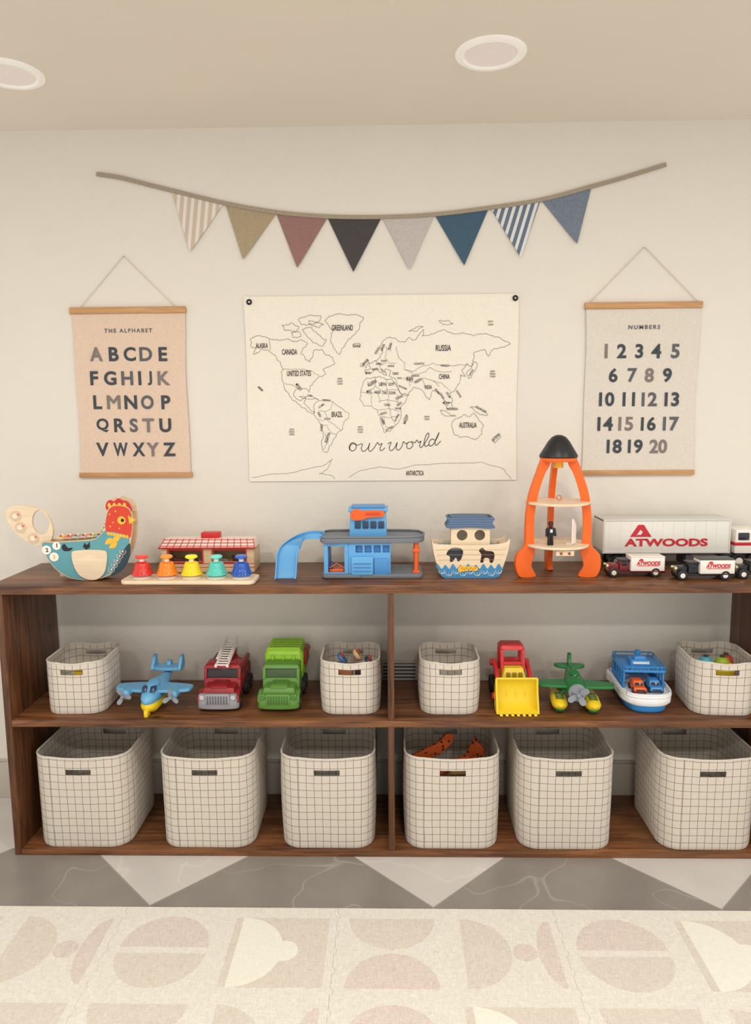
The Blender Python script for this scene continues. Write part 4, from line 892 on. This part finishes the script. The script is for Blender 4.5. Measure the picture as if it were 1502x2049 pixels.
# ---- green seaplane with floats
GP=P((36,122,62),.38);
e=thing('toy_float_plane','green plastic toy plane with yellow floats and grey propeller','toy plane',(.600,.145,ZM+.0005),-.10)
b=MB();body_y(b,[(-.092,.016,0),(-.086,.026,0),(-.07,.031,0),(-.02,.033,.003),(.03,.026,.008),(.08,.014,.016),(.115,.006,.022)],GP,.07,1,1);b.loft(circ(0,0,.02,.03),[(.092,1,1,0,-.015),(.110,.8,.8,0,-.012),(.116,.5,.5,0,-.01)],GP);part('fuselage',b,e)
b=MB();b.slab(cr([(-.122,-.04),(-.11,-.058),(-.03,-.064),(.03,-.064),(.11,-.058),(.122,-.04),(.115,-.016),(.03,.0),(-.03,.0),(-.115,-.016)],5),.072,.082,GP,.003);part('wing',b,e)
b=MB();b.cyl((0,-.098,.07),(0,-.088,.07),.026,P((150,156,164),.35),.028);prop(b,0,-.108,.07,.038,4,PG,.55,.24);part('propeller',b,e,'grey propeller')
b=MB();b.tb((-.014,.014,-.046,-.03),.094,(-.012,.012,-.036,-.028),.108,P((30,60,44),.2),.002);part('window',b,e,'dark cockpit window')
for x in(-.052,.052):
    b=MB();body_y(b,[(-.108,.004,.004),(-.10,.016,.002),(-.08,.025,0),(-.02,.026,0),(.05,.016,.002),(.075,.005,.006)],PY,.026,1,.8,x)
    for k in range(5):b.box(x-.013,x+.013,-.084+k*.012,-.081+k*.012,.044,.0485,P((60,90,40)),.001)
    o=part('float',b,e,'yellow float')
    b=MB();body_y(b,[(-.104,.003,.0),(-.09,.017,0),(-.02,.02,0),(.05,.012,0)],GP,.0155,1,.72,x);part('float_keel',b,e)
    b=MB();b.cyl((x,-.04,.04),(x*.5,-.035,.06),.006,GP);b.cyl((x,.0,.04),(x*.5,.0,.06),.006,GP);part('strut',b,e)
b=MB();b.side(cr([(.055,.08),(.085,.112),(.093,.134),(.114,.134),(.118,.11),(.114,.085)],5),-.0055,.0055,GP,.002);b.slab(cr([(-.05,.095),(-.035,.078),(0,.072),(.035,.078),(.05,.095),(.045,.113),(0,.117),(-.045,.113)],4),.089,.098,GP,.003);part('tail',b,e)
# ---- loader
RC=P((206,50,52),.38);YC=P((234,204,44),.38)
e=thing('toy_loader','yellow and red plastic toy front loader with raised scoop arms','toy loader',(.402,.175,ZM+.0005),0)
b=MB()
sc_=[(-.135,.003),(-.137,.006),(-.128,.012),(-.108,.014),(-.092,.026),(-.086,.05),(-.088,.08),(-.096,.100),(-.104,.108),(-.102,.113),(-.092,.108),(-.082,.09),(-.078,.06),(-.078,.03),(-.088,.008),(-.11,.003)]
b.side(sc_,-.066,.066,YC,.001)
for s_ in(-1,1):b.side([(-.135,.004),(-.1,.004),(-.08,.018),(-.079,.05),(-.082,.088),(-.094,.108),(-.104,.111),(-.110,.07),(-.125,.03)],*sorted((s_*.062,s_*.068)),YC,.001)
for i in range(7):
    x=-.054+i*.018;b.tb((x-.005,x+.005,-.147,-.127),.002,(x-.004,x+.004,-.142,-.127),.008,YC,.001)
for x in(-.03,0,.03):b.box(x-.002,x+.002,-.0885,-.084,.03,.09,YC,.001)
part('bucket',b,e,'yellow scoop bucket')
b=MB();b.tb((-.042,.042,-.065,.09),.03,(-.038,.038,-.055,.088),.09,YC,.006);b.tb((-.042,.042,-.06,-.0),.085,(-.030,.030,-.045,-.0),.125,YC,.005)
for x in(-.02,0,.02):b.box(x-.006,x+.006,-.062,-.052,.096,.112,P((150,126,30)),.001)
part('body',b,e,'yellow body')
for s_ in(-1,1):
    b=MB();b.side(cr([(-.082,.035),(-.078,.06),(-.04,.105),(.03,.128),(.06,.12),(.06,.105),(.03,.108),(-.02,.092),(-.06,.055),(-.070,.03)],4),*sorted((s_*.048,s_*.060)),RC,.002)
    b.cyl((s_*.048,-.070,.04),(s_*.073,-.070,.04),.011,RC);b.cyl((s_*.045,.05,.112),(s_*.066,.05,.112),.011,RC)
    part('lift_arm',b,e,'red lift arm')
b=MB()
for s_ in(-1,1):b.side(cr([(-.03,.09),(-.02,.15),(-.008,.178),(.05,.182),(.06,.16),(.064,.09),(.054,.09),(.048,.155),(.04,.168),(.002,.166),(-.01,.145),(-.018,.09)],4),*sorted((s_*.030,s_*.040)),RC,.002)
b.tb((-.042,.042,-.012,.058),.172,(-.034,.034,-.002,.05),.190,RC,.005);b.box(-.034,.034,-.026,-.016,.128,.138,RC,.002);b.box(-.034,.034,.045,.055,.09,.13,RC,.002);part('roll_cage',b,e,'red roll cage')
for x in(-.053,.053):
    for y in(-.02,.072):
        b=MB();wheel(b,x,y,.03,.02,P((30,30,30),.6),YC);part('wheel',b,e)
# ---- ferry
FX,FY,FRZ=.826,.168,-.06
FB=P((50,136,206),.36);FW=P((232,234,236),.36)
e=thing('toy_ferry','blue and white plastic toy ferry carrying small cars','toy boat',(FX,FY,ZM+.0005),FRZ)
hl=cr([(-.07,.12),(-.076,.06),(-.078,-.02),(-.074,-.08),(-.05,-.115),(0,-.125),(.05,-.115),(.074,-.08),(.078,-.02),(.076,.06),(.07,.12)],4)
b=MB().loft(hl,[(.0,.72,.86),(.008,.82,.93),(.026,.88,.97),(.04,.9,.975)],FB);part('keel',b,e,'blue lower hull')
b=MB().loft(hl,[(.028,.93,.985),(.034,1.02,1.01),(.05,1.03,1.02),(.056,1.0,1.0)],FW);b.tube([(x*.99,y*.99,.064) for x,y in hl],.0035,FW,True);b.tube([(x*.99,y*.99,.057) for x,y in hl],.005,FW,True)
part('hull',b,e,'white upper hull')
b=MB()
for s_ in(-1,1):
    b.box(*sorted((s_*.058,s_*.066)),-.04,.11,.056,.075,FB,.002)
    for y in(-.036,-.004,.028,.06,.095):b.box(*sorted((s_*.059,s_*.065)),y-.004,y+.004,.07,.115,FB,.001)
b.box(-.066,.066,.10,.108,.056,.115,FB,.002)
b.slab(rrect(-.07,.07,-.05,.112,.012),.112,.120,FB,.002)
b.tube([(x,y,.130) for x,y in rrect(-.067,.067,-.047,.109,.012)],.0022,FB,True,6)
for k,(x,y) in enumerate(rrect(-.067,.067,-.047,.109,.012,1)):b.cyl((x,y,.119),(x,y,.131),.002,FB,seg=6)
for x in(-.04,-.013,.013,.04):b.cyl((x,-.047,.119),(x,-.047,.131),.002,FB,seg=6)
part('upper_deck',b,e,'blue upper deck')
b=MB();b.tb((-.034,.034,-.005,.055),.119,(-.03,.03,.0,.05),.137,FB,.003);b.tb((-.02,.02,.005,.04),.136,(-.016,.016,.008,.036),.148,FB,.002);b.cyl((0,.045,.135),(0,.045,.158),.008,FB);b.box(-.026,.026,-.008,-.003,.126,.134,P((220,228,234)),.001);part('pilot_house',b,e)
def car(x,y,z,c,l,rz):
    ee=thing('toy_car',l,'toy car',(FX+x,FY+y,ZM+z),rz,'small cars on the ferry deck');m=P(c,.3)
    b=MB();b.tb((-.021,.021,-.042,.03),.008,(-.019,.019,-.038,.028),.022,m,.004);b.tb((-.018,.018,-.02,.026),.021,(-.014,.014,-.01,.02),.036,m,.003);b.box(-.014,.014,-.0435,-.04,.011,.016,P((60,60,64)),.001);part('body',b,ee)
    b=MB();b.tb((-.015,.015,-.0205,-.012),.022,(-.012,.012,-.0115,-.006),.033,P((40,44,50),.15),.001);part('windshield',b,ee)
    for xx in(-.02,.02):
        for yy in(-.026,.016):b=MB();wheel(b,xx,yy,.009,.006,BLK,GRY);part('wheel',b,ee)
car(-.028,-.055,.0575,(226,96,30),'small orange toy car parked on ferry deck',FRZ);car(.025,-.053,.0575,(60,140,206),'small blue toy car parked on ferry deck',FRZ)
# ------------------------------------------------------------------ lights
def area(x,y,z,size,power,col=(1,.955,.895)):
    l=bpy.data.lights.new('ceiling_lamp','AREA');l.shape='DISK';l.size=size;l.energy=power;l.color=col
    o=bpy.data.objects.new('ceiling_lamp',l);COL.objects.link(o);o.location=(x,y,z);return o
for x in(-1.1,.25,1.6):
    area(x,-1.25,CEIL-.02,.20,10.5);area(x,-2.6,CEIL-.02,.20,14)
w=bpy.data.worlds.new('world');sc.world=w;w.use_nodes=True
bg=w.node_tree.nodes['Background'];bg.inputs[0].default_value=(1.0,.965,.915,1);bg.inputs[1].default_value=1.1
